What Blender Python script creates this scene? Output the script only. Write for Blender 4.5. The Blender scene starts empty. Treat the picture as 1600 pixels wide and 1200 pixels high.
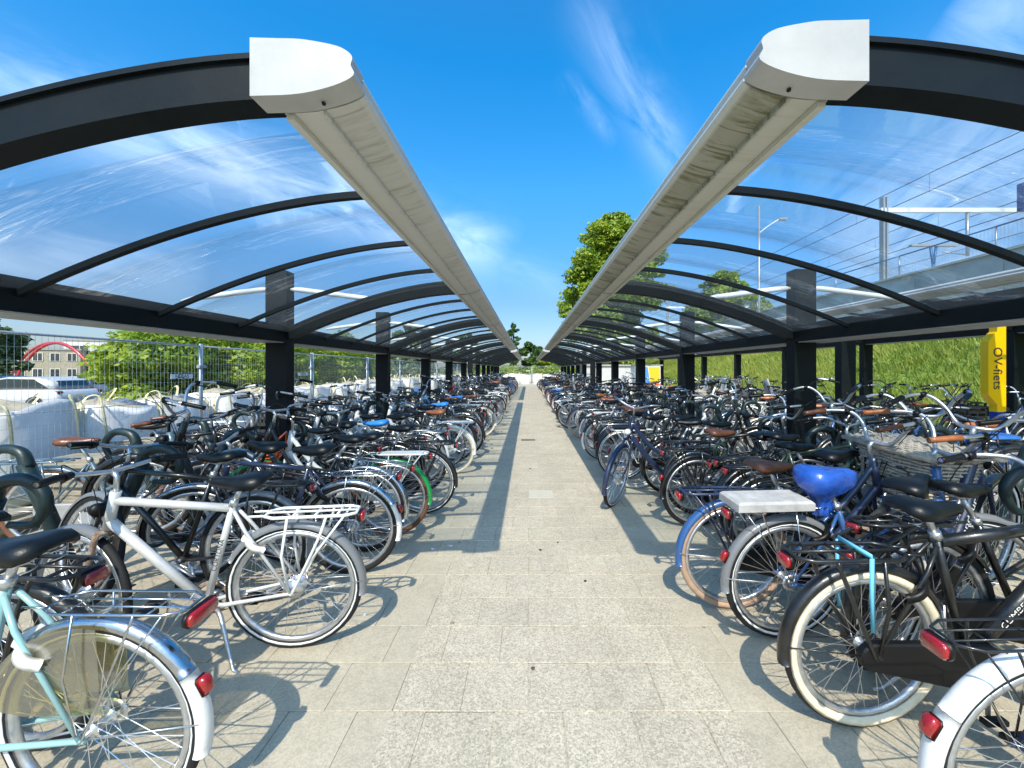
import bpy, math, random
import numpy as np
from mathutils import Vector, Matrix
random.seed(7); np.random.seed(7)
R_ = math.radians
SC = bpy.context.scene
COL = SC.collection

# ------------------------------------------------------------------ camera, light, sky
cd = bpy.data.cameras.new('camera'); cam = bpy.data.objects.new('camera', cd); COL.objects.link(cam)
cam.location = (0, 0, 1.5); cam.rotation_euler = (R_(90), 0, 0)
cd.sensor_width = 36; cd.lens = 36*640/1600; cd.shift_x = -26/1600; cd.shift_y = -22/1600
cd.clip_start = .05; cd.clip_end = 3000
SC.camera = cam
SUN_FROM = Vector((-.25, -2.2, 2.3)).normalized()
ELEV = math.asin(SUN_FROM.z); AZ = math.atan2(SUN_FROM.x, SUN_FROM.y)
sd = bpy.data.lights.new('sun', 'SUN'); sun = bpy.data.objects.new('sun', sd); COL.objects.link(sun)
sun.rotation_euler = SUN_FROM.to_track_quat('Z', 'Y').to_euler(); sun.location = (0, -20, 30)
sd.energy = 2.7; sd.angle = R_(.5); sd.color = (1, .93, .80)
SC.view_settings.view_transform = 'Standard'; SC.view_settings.look = 'None'
SC.view_settings.exposure = 1.0; SC.view_settings.gamma = 1; SC.view_settings.use_curve_mapping = False
SC.cycles.transparent_max_bounces = 64; SC.cycles.max_bounces = 8
SC.cycles.use_denoising = True

def new_node(nt, typ, loc=(0, 0), **kw):
    n = nt.nodes.new(typ); n.location = loc
    for k, v in kw.items(): setattr(n, k, v)
    return n
def mathn(nt, op, a, b=None, c=None, clamp=False):
    n = nt.nodes.new('ShaderNodeMath'); n.operation = op; n.use_clamp = clamp
    for i, v in enumerate((a, b, c)):
        if v is None: continue
        if isinstance(v, (int, float)): n.inputs[i].default_value = v
        else: nt.links.new(v, n.inputs[i])
    return n.outputs[0]

W = bpy.data.worlds.new('World'); SC.world = W; W.use_nodes = True
def build_world():
    nt = W.node_tree; nt.nodes.clear(); L = nt.links.new
    out = new_node(nt, 'ShaderNodeOutputWorld'); bg = new_node(nt, 'ShaderNodeBackground')
    sky = new_node(nt, 'ShaderNodeTexSky', sky_type='NISHITA')
    sky.sun_disc = False; sky.sun_elevation = ELEV; sky.sun_rotation = AZ
    sky.altitude = 0; sky.air_density = 1.0; sky.dust_density = 1.5; sky.ozone_density = 2.2
    tc = new_node(nt, 'ShaderNodeTexCoord'); d = tc.outputs['Generated']
    # photographic grade of the sky: compress the bright horizon, deepen the blue
    sz = new_node(nt, 'ShaderNodeSeparateXYZ'); L(d, sz.inputs[0])
    ramp = new_node(nt, 'ShaderNodeValToRGB'); L(mathn(nt, 'MULTIPLY', sz.outputs[2], 1.25, clamp=True), ramp.inputs[0])
    els = ramp.color_ramp.elements; els[0].position = 0; els[0].color = (.50, .52, .60, 1); els[1].position = 1; els[1].color = (.84, 1.0, 1.06, 1)
    for p_, c_ in ((.2, (.52, .55, .62)), (.5, (.74, .92, .98)), (.75, (.74, .99, 1.08))):
        e_ = els.new(p_); e_.color = (*c_, 1)
    gm = new_node(nt, 'ShaderNodeVectorMath', operation='MULTIPLY'); L(sky.outputs[0], gm.inputs[0]); L(ramp.outputs[0], gm.inputs[1])
    hs = new_node(nt, 'ShaderNodeHueSaturation'); hs.inputs['Saturation'].default_value = 1.27; hs.inputs['Value'].default_value = 1.0
    L(gm.outputs[0], hs.inputs['Color'])
    def dot(v):
        n = new_node(nt, 'ShaderNodeVectorMath', operation='DOT_PRODUCT'); L(d, n.inputs[0]); n.inputs[1].default_value = v; return n.outputs['Value']
    def px(x, y): return Vector(((x-826)/640, 1, (578-y)/640)).normalized()
    total = None
    # cirrus streaks: each a great-circle band broken by stretched noise
    for (p, q, w, amp, seed) in (((40, 160), (760, 400), .075, .75, 1.), ((-60, 100), (330, 280), .06, .45, 5.), ((1690, 130), (1330, 420), .16, .55, 2.),
                                 ((905, 0), (1075, 300), .05, .26, 3.), ((690, 385), (900, 455), .045, .15, 4.), ((1500, 0), (1680, 60), .10, .35, 8.),
                                 ((880, 120), (960, 220), .02, .2, 9.), ((-200, 380), (300, 430), .05, .4, 6.)):
        a, b = px(*p), px(*q); n = a.cross(b).normalized(); m = (a+b).normalized(); t = n.cross(m).normalized()
        half = math.acos(max(-1, min(1, a.dot(b))))*.5
        mp = new_node(nt, 'ShaderNodeCombineXYZ'); dn, dt = dot(n), dot(t)
        L(mathn(nt, 'MULTIPLY', dn, 12.), mp.inputs[0]); L(mathn(nt, 'MULTIPLY', dt, 3.2), mp.inputs[1]); mp.inputs[2].default_value = seed*3.7
        nz = new_node(nt, 'ShaderNodeTexNoise'); nz.inputs['Scale'].default_value = 1.3; nz.inputs['Detail'].default_value = 8; nz.inputs['Roughness'].default_value = .62; nz.inputs['Distortion'].default_value = .8
        L(mp.outputs[0], nz.inputs['Vector'])
        wob = mathn(nt, 'MULTIPLY', mathn(nt, 'SUBTRACT', nz.outputs[0], .5), w*1.1)
        x = mathn(nt, 'DIVIDE', mathn(nt, 'ADD', dn, wob), w)
        g = mathn(nt, 'EXPONENT', mathn(nt, 'MULTIPLY', mathn(nt, 'MULTIPLY', x, x), -1.6))
        y = mathn(nt, 'DIVIDE', dt, half*1.15)
        e = mathn(nt, 'SUBTRACT', 1.0, mathn(nt, 'POWER', mathn(nt, 'ABSOLUTE', y), 3.), clamp=True)
        front = mathn(nt, 'GREATER_THAN', dot(m), 0.)
        nn = mathn(nt, 'MULTIPLY', mathn(nt, 'SUBTRACT', nz.outputs[0], .28), 2.3, clamp=True)
        c = mathn(nt, 'MULTIPLY', mathn(nt, 'MULTIPLY', mathn(nt, 'MULTIPLY', g, e), mathn(nt, 'MULTIPLY', nn, amp*.62)), front)
        total = c if total is None else mathn(nt, 'MAXIMUM', total, c)
    mix = new_node(nt, 'ShaderNodeMix', data_type='RGBA'); L(total, mix.inputs[0]); L(hs.outputs[0], mix.inputs[6])
    mix.inputs[7].default_value = (7.4, 8.2, 9.0, 1)
    L(mix.outputs[2], bg.inputs[0]); bg.inputs[1].default_value = .15
    L(bg.outputs[0], out.inputs[0])
build_world()

# ------------------------------------------------------------------ materials
def pmat(name, col, rough=.5, metal=0., var=.0, vscale=8., bump=0., bscale=60., coat=0., spec=None, col2=None, trans=0.):
    m = bpy.data.materials.new(name); m.use_nodes = True; nt = m.node_tree; L = nt.links.new
    b = nt.nodes['Principled BSDF']; b.inputs['Roughness'].default_value = rough; b.inputs['Metallic'].default_value = metal
    b.inputs['Base Color'].default_value = (*col, 1)
    if coat: b.inputs['Coat Weight'].default_value = coat; b.inputs['Coat Roughness'].default_value = .08
    if spec is not None: b.inputs['Specular IOR Level'].default_value = spec
    if trans: b.inputs['Transmission Weight'].default_value = trans
    tc = None
    if var or bump or col2: tc = new_node(nt, 'ShaderNodeTexCoord')
    if var or col2:
        n = new_node(nt, 'ShaderNodeTexNoise'); n.inputs['Scale'].default_value = vscale; n.inputs['Detail'].default_value = 7; n.inputs['Roughness'].default_value = .65
        L(tc.outputs['Object'], n.inputs['Vector'])
        r = new_node(nt, 'ShaderNodeValToRGB'); L(n.outputs[0], r.inputs[0])
        r.color_ramp.elements[0].position = .33; r.color_ramp.elements[1].position = .68
        c2 = col2 if col2 else tuple(min(1, c*(1+var)) for c in col)
        c1 = col if col2 else tuple(c*(1-var) for c in col)
        r.color_ramp.elements[0].color = (*c1, 1); r.color_ramp.elements[1].color = (*c2, 1)
        L(r.outputs[0], b.inputs['Base Color'])
        rr = mathn(nt, 'MULTIPLY_ADD', n.outputs[0], .25, max(0., rough-.12), clamp=True); L(rr, b.inputs['Roughness'])
    if bump:
        n2 = new_node(nt, 'ShaderNodeTexNoise'); n2.inputs['Scale'].default_value = bscale; n2.inputs['Detail'].default_value = 4
        L(tc.outputs['Object'], n2.inputs['Vector'])
        bp = new_node(nt, 'ShaderNodeBump'); bp.inputs['Strength'].default_value = bump; bp.inputs['Distance'].default_value = .01
        L(n2.outputs[0], bp.inputs['Height']); L(bp.outputs[0], b.inputs['Normal'])
    return m
def paint(name, col, rough=.28, var=.14): return pmat(name, col, rough+.04, 0, var, 11, .08, 90, coat=.35, col2=tuple(c*.88+d*.085 for c, d in zip(col, (.2, .18, .15))))
M = {}
M['black'] = paint('black_paint', (.004, .0045, .005)); M['navy'] = paint('navy_paint', (.012, .025, .07)); M['blue'] = paint('blue_paint', (.02, .09, .26))
M['mint'] = paint('mint_paint', (.27, .47, .47)); M['silver'] = pmat('silver_paint', (.66, .66, .64), .32, .3, .1, 12, .03, 90, coat=.3)
M['white'] = paint('white_paint', (.78, .78, .75)); M['grey'] = paint('grey_paint', (.17, .18, .19)); M['green'] = paint('green_paint', (.0, .27, .06)); M['red'] = paint('red_paint', (.33, .015, .02))
M['orange'] = paint('orange_paint', (.75, .11, .01)); M['bluegrey'] = paint('blue_grey_paint', (.07, .13, .18)); M['skyblue'] = paint('sky_blue_paint', (.10, .30, .62)); M['purple'] = paint('purple_paint', (.09, .02, .06))
M['darkgreen'] = paint('dark_green_paint', (.012, .04, .028)); M['cream'] = paint('cream_paint', (.66, .6, .45)); M['brownpaint'] = paint('copper_paint', (.22, .07, .025))
M['chrome'] = pmat('chrome', (.52, .525, .53), .2, 1., .12, 30, .03, 80); M['alu'] = pmat('brushed_aluminium', (.6, .61, .62), .36, .9, .12, 30)
M['steel'] = pmat('spoke_steel', (.72, .73, .74), .3, .85); M['rust'] = pmat('rusty_steel', (.16, .07, .03), .8, .2, 0, 40, .2, 90, col2=(.42, .35, .28))
M['rubber'] = pmat('tyre_rubber', (.008, .008, .0085), .75, 0, .3, 20, .2, 160); M['rubberdust'] = pmat('dusty_rubber', (.035, .034, .032), .85, 0, .3, 20, .2, 160)
M['tyrecream'] = pmat('cream_tyre', (.72, .63, .46), .7, 0, .12, 14, .1, 120); M['tyretan'] = pmat('tan_tyre', (.4, .27, .19), .75, 0, .15, 14); M['tyrebrown'] = pmat('brown_tyre', (.14, .06, .03), .75, 0, .15, 14)
M['tyrewhite'] = pmat('pale_tyre', (.6, .6, .57), .7, 0, .12, 14); M['band'] = pmat('reflective_band', (.75, .76, .76), .4)
M['plastic'] = pmat('black_plastic', (.004, .004, .0045), .45, 0, .2, 20, spec=.35); M['leather'] = pmat('brown_leather', (.14, .05, .022), .34, 0, .3, 18, .15, 70); M['tanleather'] = pmat('tan_leather', (.33, .11, .035), .38, 0, .25, 18, .1, 70)
M['saddle'] = pmat('black_saddle_vinyl', (.0045, .006, .007), .38, 0, .2, 15, .12, 160, spec=.35); M['redlens'] = pmat('red_reflector', (.30, .004, .007), .16, 0, .25, 60, .25, 260, coat=1.); M['bluecover'] = pmat('blue_rain_cover', (.02, .09, .42), .3, 0, .15, 12, .6, 22, coat=.6)
M['skycover'] = pmat('light_blue_cover', (.03, .24, .72), .45, 0, .15, 12, .5, 30); M['greypad'] = pmat('weathered_grey_pad', (.4, .39, .37), .85, 0, .22, 12, .3, 30); M['wicker'] = pmat('wicker_cane', (.46, .4, .32), .75, 0, .3, 30, .2, 120)
M['strapblue'] = pmat('light_blue_strap', (.14, .5, .68), .6); M['guard'] = pmat('smoky_plastic', (.22, .2, .08), .25, 0, .1, 10); M['whiteplastic'] = pmat('white_plastic', (.72, .7, .64), .4, 0, .1, 20)
M['clear'] = pmat('lamp_lens', (.8, .82, .84), .08, 0, 0, 8, coat=1.); M['crate'] = pmat('plastic_crate', (.02, .02, .022), .5); M['bluecrate'] = pmat('blue_bag_cloth', (.02, .12, .38), .7, 0, .2, 12, .3, 30); M['yellow'] = pmat('yellow_plastic', (.8, .5, .02), .5)
M['greyplastic'] = pmat('grey_plastic', (.3, .31, .31), .4, 0, .1, 20); M['label'] = pmat('white_lettering', (.8, .8, .78), .5); M['labeldark'] = pmat('dark_lettering', (.03, .03, .035), .5); M['labelblue'] = pmat('blue_lettering', (.1, .4, .55), .5)
# coat guard: thin see-through plastic
def thin_sheet(name, tint, dirt, gloss_rough=.05, streak=False):
    m = bpy.data.materials.new(name); m.use_nodes = True; nt = m.node_tree; nt.nodes.clear(); L = nt.links.new
    out = new_node(nt, 'ShaderNodeOutputMaterial'); tr = new_node(nt, 'ShaderNodeBsdfTransparent'); tr.inputs[0].default_value = (*tint, 1)
    gl = new_node(nt, 'ShaderNodeBsdfGlossy'); gl.inputs['Roughness'].default_value = gloss_rough; gl.inputs[0].default_value = (1, 1, 1, 1)
    lw = new_node(nt, 'ShaderNodeLayerWeight'); lw.inputs[0].default_value = .28
    f = mathn(nt, 'MULTIPLY', lw.outputs['Fresnel'], .26)
    m1 = new_node(nt, 'ShaderNodeMixShader'); L(f, m1.inputs[0]); L(tr.outputs[0], m1.inputs[1]); L(gl.outputs[0], m1.inputs[2])
    df = new_node(nt, 'ShaderNodeBsdfDiffuse'); df.inputs[0].default_value = (.7, .72, .72, 1); tl = new_node(nt, 'ShaderNodeBsdfTranslucent'); tl.inputs[0].default_value = (.75, .77, .78, 1)
    dm = new_node(nt, 'ShaderNodeMixShader'); dm.inputs[0].default_value = .5; L(df.outputs[0], dm.inputs[1]); L(tl.outputs[0], dm.inputs[2])
    geo = new_node(nt, 'ShaderNodeNewGeometry')
    mp = new_node(nt, 'ShaderNodeMapping'); mp.inputs['Scale'].default_value = (1.0, 3.2, 1.0); L(geo.outputs['Position'], mp.inputs[0])
    n = new_node(nt, 'ShaderNodeTexNoise'); n.inputs['Scale'].default_value = 1.6; n.inputs['Detail'].default_value = 8; n.inputs['Roughness'].default_value = .6; n.inputs['Distortion'].default_value = 1.2; L(mp.outputs[0], n.inputs['Vector'])
    a = mathn(nt, 'MULTIPLY', mathn(nt, 'SUBTRACT', n.outputs[0], .46), 2.4, clamp=True)
    n2 = new_node(nt, 'ShaderNodeTexNoise'); n2.inputs['Scale'].default_value = 9; n2.inputs['Detail'].default_value = 6; n2.inputs['Distortion'].default_value = 3; L(geo.outputs['Position'], n2.inputs['Vector'])
    s = mathn(nt, 'POWER', mathn(nt, 'SUBTRACT', 1., mathn(nt, 'ABSOLUTE', mathn(nt, 'MULTIPLY', mathn(nt, 'SUBTRACT', n2.outputs[0], .5), 9.)), clamp=True), 4.)
    mk = mathn(nt, 'ADD', mathn(nt, 'MULTIPLY', a, dirt), mathn(nt, 'MULTIPLY', mathn(nt, 'MULTIPLY', s, a), dirt*.8), clamp=True)
    mk = mathn(nt, 'ADD', mathn(nt, 'MULTIPLY', mk, .4), dirt*1.1)
    dv = new_node(nt, 'ShaderNodeTexVoronoi'); dv.inputs['Scale'].default_value = 1.7; L(geo.outputs['Position'], dv.inputs['Vector'])
    dd = mathn(nt, 'ADD', dv.outputs['Distance'], mathn(nt, 'MULTIPLY', mathn(nt, 'SUBTRACT', n2.outputs[0], .5), .12))
    mk = mathn(nt, 'MAXIMUM', mk, mathn(nt, 'MULTIPLY', mathn(nt, 'LESS_THAN', dd, .022), .7))
    m2 = new_node(nt, 'ShaderNodeMixShader'); L(mk, m2.inputs[0]); L(m1.outputs[0], m2.inputs[1]); L(dm.outputs[0], m2.inputs[2])
    L(m2.outputs[0], out.inputs[0]); return m
M['acrylic'] = thin_sheet('scratched_acrylic', (.95, .975, .985), .022)
M['guardclear'] = thin_sheet('smoky_guard', (.74, .69, .45), .04, .15)
M['frameblack'] = pmat('anthracite_steel', (.004, .0065, .0075), .5, 0, .3, 5, .04, 60, spec=.2); M['soffit'] = pmat('pale_aluminium_plate', (.36, .36, .34), .5, .1, .2, 5)
M['capwhite'] = pmat('white_cap_plastic', (.43, .425, .41), .4, 0, .08, 6, .05, 40); M['zinc'] = pmat('galvanised_steel', (.38, .41, .43), .42, .55, .15, 25); M['whitesteel'] = pmat('white_rod_paint', (.74, .75, .74), .4)
M['rackdark'] = pmat('dark_green_rack', (.012, .026, .026), .4, 0, .3, 12, .08, 60)

def gutter_mat(name, base, dirt, dirtcol, dens, floor=0.):
    m = bpy.data.materials.new(name); m.use_nodes = True; nt = m.node_tree; L = nt.links.new; b = nt.nodes['Principled BSDF']; b.inputs['Roughness'].default_value = .55
    geo = new_node(nt, 'ShaderNodeNewGeometry'); mp = new_node(nt, 'ShaderNodeMapping'); mp.inputs['Scale'].default_value = (2.0, dens, 2.0); L(geo.outputs['Position'], mp.inputs[0])
    n = new_node(nt, 'ShaderNodeTexNoise'); n.inputs['Scale'].default_value = 1.; n.inputs['Detail'].default_value = 9; n.inputs['Roughness'].default_value = .7; n.inputs['Distortion'].default_value = .4; L(mp.outputs[0], n.inputs['Vector'])
    n3 = new_node(nt, 'ShaderNodeTexNoise'); n3.inputs['Scale'].default_value = 3; n3.inputs['Detail'].default_value = 6; L(geo.outputs['Position'], n3.inputs['Vector'])
    at = new_node(nt, 'ShaderNodeAttribute'); at.attribute_name = 'dirt'
    mp2 = new_node(nt, 'ShaderNodeMapping'); mp2.inputs['Scale'].default_value = (3.0, dens*2.7, 3.0); L(geo.outputs['Position'], mp2.inputs[0])
    nf = new_node(nt, 'ShaderNodeTexNoise'); nf.inputs['Scale'].default_value = 1.; nf.inputs['Detail'].default_value = 5; nf.inputs['Distortion'].default_value = .8; L(mp2.outputs[0], nf.inputs['Vector'])
    k1 = mathn(nt, 'MULTIPLY', mathn(nt, 'SUBTRACT', n.outputs[0], .5), 5., clamp=True); k2 = mathn(nt, 'MULTIPLY', mathn(nt, 'SUBTRACT', nf.outputs[0], .56), 9., clamp=True)
    k = mathn(nt, 'ADD', mathn(nt, 'MULTIPLY', k1, .45), mathn(nt, 'MULTIPLY', k2, .5))
    k = mathn(nt, 'MULTIPLY', mathn(nt, 'ADD', mathn(nt, 'MULTIPLY', k, mathn(nt, 'MULTIPLY_ADD', n3.outputs[0], 1.6, .1)), mathn(nt, 'MULTIPLY_ADD', n3.outputs[0], .28, floor)), mathn(nt, 'MULTIPLY', at.outputs['Fac'], dirt), clamp=True)
    mx = new_node(nt, 'ShaderNodeMix', data_type='RGBA'); L(k, mx.inputs[0]); mx.inputs[6].default_value = (*base, 1); mx.inputs[7].default_value = (*dirtcol, 1); L(mx.outputs[2], b.inputs['Base Color'])
    return m
M['gutter_l'] = gutter_mat('streaked_white_gutter', (.60, .59, .55), .8, (.2, .19, .15), 14)
M['gutter_r'] = gutter_mat('mossy_white_gutter', (.60, .59, .52), 1.9, (.15, .145, .075), 10, .16)

def tile_mat(name, use_attr, brick=False):
    m = bpy.data.materials.new(name); m.use_nodes = True; nt = m.node_tree; L = nt.links.new; b = nt.nodes['Principled BSDF']; b.inputs['Roughness'].default_value = .88; b.inputs['Specular IOR Level'].default_value = .25
    geo = new_node(nt, 'ShaderNodeNewGeometry'); P = geo.outputs['Position']; sx = new_node(nt, 'ShaderNodeSeparateXYZ'); L(P, sx.inputs[0])
    if use_attr:
        at = new_node(nt, 'ShaderNodeAttribute'); at.attribute_name = 'tint'; rnd = at.outputs['Fac']
    else:
        oi = new_node(nt, 'ShaderNodeObjectInfo'); rnd = oi.outputs['Random']
    br = None
    if brick:
        mpb = new_node(nt, 'ShaderNodeMapping'); mpb.inputs['Location'].default_value = (0.0015, 0.0015, 0); L(P, mpb.inputs[0])
        br = new_node(nt, 'ShaderNodeTexBrick'); br.inputs['Scale'].default_value = 1; br.inputs['Brick Width'].default_value = .3; br.inputs['Row Height'].default_value = .3; br.inputs['Mortar Size'].default_value = .004; br.inputs['Mortar Smooth'].default_value = .3
        br.inputs['Color1'].default_value = (0, 0, 0, 1); br.inputs['Color2'].default_value = (1, 1, 1, 1); br.inputs['Mortar'].default_value = (.5, .5, .5, 1); br.offset = .5; L(mpb.outputs[0], br.inputs['Vector'])
        sc = new_node(nt, 'ShaderNodeSeparateColor'); L(br.outputs['Color'], sc.inputs[0]); rnd = sc.outputs[0]
    # lane: coarse grey exposed aggregate in the middle, smoother greenish tiles at the sides
    c1 = mathn(nt, 'GREATER_THAN', sx.outputs[0], -.6); c2 = mathn(nt, 'LESS_THAN', sx.outputs[0], .9); lane = mathn(nt, 'MULTIPLY', c1, c2)
    sp = new_node(nt, 'ShaderNodeTexNoise'); sp.inputs['Scale'].default_value = 170; sp.inputs['Detail'].default_value = 3; sp.inputs['Roughness'].default_value = .8; L(P, sp.inputs['Vector'])
    vo = new_node(nt, 'ShaderNodeTexVoronoi'); vo.inputs['Scale'].default_value = 130; L(P, vo.inputs['Vector'])
    svo = new_node(nt, 'ShaderNodeSeparateColor'); L(vo.outputs['Color'], svo.inputs[0])
    bl = new_node(nt, 'ShaderNodeTexNoise'); bl.inputs['Scale'].default_value = 1.7; bl.inputs['Detail'].default_value = 8; bl.inputs['Roughness'].default_value = .65; L(P, bl.inputs['Vector'])
    b2 = new_node(nt, 'ShaderNodeTexNoise'); b2.inputs['Scale'].default_value = 14; b2.inputs['Detail'].default_value = 5; L(P, b2.inputs['Vector'])
    v = mathn(nt, 'MULTIPLY_ADD', rnd, .09, .92)
    v = mathn(nt, 'MULTIPLY', v, mathn(nt, 'MULTIPLY_ADD', bl.outputs[0], .5, .75))
    v = mathn(nt, 'MULTIPLY', v, mathn(nt, 'MULTIPLY_ADD', b2.outputs[0], .3, .85))
    spk = mathn(nt, 'MULTIPLY_ADD', lane, .62, .55)
    s1 = mathn(nt, 'ADD', mathn(nt, 'MULTIPLY', mathn(nt, 'SUBTRACT', sp.outputs[0], .5), 1.15), mathn(nt, 'MULTIPLY', mathn(nt, 'SUBTRACT', svo.outputs[0], .5), .42))
    v = mathn(nt, 'MULTIPLY', v, mathn(nt, 'MULTIPLY_ADD', s1, spk, 1.0))
    gv = new_node(nt, 'ShaderNodeTexVoronoi'); gv.inputs['Scale'].default_value = 2.6; gv.inputs['Randomness'].default_value = 1; L(P, gv.inputs['Vector'])
    gd = mathn(nt, 'ADD', gv.outputs['Distance'], mathn(nt, 'MULTIPLY', mathn(nt, 'SUBTRACT', b2.outputs[0], .5), .08))
    gum = mathn(nt, 'LESS_THAN', gd, .036)
    st = new_node(nt, 'ShaderNodeTexNoise'); st.inputs['Scale'].default_value = 3.1; st.inputs['Detail'].default_value = 6; st.inputs['Roughness'].default_value = .7; st.inputs['Distortion'].default_value = 1.0; L(P, st.inputs['Vector'])
    stn = mathn(nt, 'MULTIPLY', mathn(nt, 'SUBTRACT', st.outputs[0], .58), 3.2, clamp=True)
    v = mathn(nt, 'MULTIPLY', v, mathn(nt, 'SUBTRACT', 1.0, mathn(nt, 'ADD', mathn(nt, 'MULTIPLY', gum, .34), mathn(nt, 'MULTIPLY', stn, .28))))
    cm = new_node(nt, 'ShaderNodeMix', data_type='RGBA'); L(lane, cm.inputs[0]); cm.inputs[6].default_value = (.45, .40, .30, 1); cm.inputs[7].default_value = (.465, .41, .31, 1)
    mul = new_node(nt, 'ShaderNodeVectorMath', operation='SCALE'); L(cm.outputs[2], mul.inputs[0]); L(v, mul.inputs['Scale'])
    outc = mul.outputs[0]
    if brick:
        jm = new_node(nt, 'ShaderNodeMix', data_type='RGBA'); L(br.outputs['Fac'], jm.inputs[0]); L(outc, jm.inputs[6]); jm.inputs[7].default_value = (.15, .135, .10, 1); outc = jm.outputs[2]
    L(outc, b.inputs['Base Color'])
    bp = new_node(nt, 'ShaderNodeBump'); bp.inputs['Strength'].default_value = .35; bp.inputs['Distance'].default_value = .003; L(s1, bp.inputs['Height']); L(bp.outputs[0], b.inputs['Normal'])
    return m
M['tile'] = tile_mat('concrete_tile', False); M['tiles'] = tile_mat('concrete_tiles_joined', True); M['paving'] = tile_mat('concrete_paving', False, True)
M['tilepale'] = pmat('pale_concrete_tile', (.5, .46, .37), .9, 0, .12, 40, .3, 150)

def leaf_mat(name, c1, c2, trans=.35):
    m = bpy.data.materials.new(name); m.use_nodes = True; nt = m.node_tree; nt.nodes.clear(); L = nt.links.new
    out = new_node(nt, 'ShaderNodeOutputMaterial'); at = new_node(nt, 'ShaderNodeAttribute'); at.attribute_name = 'tint'
    mx = new_node(nt, 'ShaderNodeMix', data_type='RGBA'); L(at.outputs['Fac'], mx.inputs[0]); mx.inputs[6].default_value = (*c1, 1); mx.inputs[7].default_value = (*c2, 1)
    df = new_node(nt, 'ShaderNodeBsdfPrincipled'); df.inputs['Roughness'].default_value = .5; L(mx.outputs[2], df.inputs['Base Color'])
    tl = new_node(nt, 'ShaderNodeBsdfTranslucent'); L(mx.outputs[2], tl.inputs[0])
    ms = new_node(nt, 'ShaderNodeMixShader'); ms.inputs[0].default_value = trans; L(df.outputs[0], ms.inputs[1]); L(tl.outputs[0], ms.inputs[2]); L(ms.outputs[0], out.inputs[0]); return m
M['leaf'] = leaf_mat('bright_leaves', (.15, .27, .018), (.48, .56, .06), .48); M['leafdark'] = leaf_mat('dark_leaves', (.03, .08, .015), (.12, .22, .03)); M['leafgrey'] = leaf_mat('grey_green_leaves', (.06, .10, .04), (.2, .27, .11))
M['blossom'] = leaf_mat('elder_blossom', (.6, .6, .42), (.75, .74, .6)); M['grassblade'] = leaf_mat('grass_blades', (.15, .25, .02), (.54, .55, .13), .45); M['bark'] = pmat('bark', (.09, .07, .05), .9, 0, .4, 6, .6, 20)
M['grass'] = pmat('grass_ground', (.10, .17, .02), .95, 0, 0, 3.0, .6, 30, col2=(.26, .34, .05)); M['earth'] = pmat('rough_ground', (.12, .17, .03), .95, 0, 0, .35, .5, 20, col2=(.3, .27, .18))
M['asphalt'] = pmat('asphalt', (.055, .055, .057), .9, 0, .2, 4, .3, 90); M['sand'] = pmat('heaped_sand', (.38, .33, .24), .95, 0, .25, 10, .6, 40); M['bag'] = pmat('woven_white_bag', (.80, .79, .77), .6, 0, .06, 5, .5, 9)
M['strap'] = pmat('cream_bag_strap', (.62, .55, .30), .7, 0, .25, 12); M['palewall'] = pmat('pale_retaining_wall', (.46, .50, .50), .85, 0, .16, 1.5, .2, 30); M['concrete'] = pmat('cast_concrete', (.33, .32, .3), .9, 0, .2, 6, .3, 50); M['slab'] = pmat('weathered_slab', (.27, .24, .18), .9, 0, .3, 9, .4, 40)
M['signyellow'] = pmat('sign_yellow', (.87, .5, .0), .35); M['signblue'] = pmat('sign_blue', (.0, .035, .30), .35); M['brick'] = pmat('beige_brick', (.36, .31, .22), .9, 0, .18, 3, .2, 40); M['plaster'] = pmat('white_cladding', (.62, .6, .56), .7, 0, .08, 2)
M['window'] = pmat('window_glass', (.02, .03, .04), .06, 0, 0, 8, coat=1.); M['archred'] = paint('arch_red_paint', (.5, .02, .03)); M['rooftile'] = pmat('orange_roof_tiles', (.5, .17, .06), .8, 0, .2, 9); M['carsilver'] = pmat('silver_car_paint', (.6, .6, .6), .3, .15, .03, 3, coat=1.); M['cargrey'] = pmat('grey_car_paint', (.10, .12, .13), .25, .4, .03, 3, coat=1.)
M['corr'] = pmat('corrugated_sheet', (.62, .62, .6), .5, .2, .08, 3); M['bluepipe'] = pmat('blue_rail_paint', (.03, .14, .32), .4); M['signbox'] = pmat('platform_sign_blue', (.01, .06, .22), .4)

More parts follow.
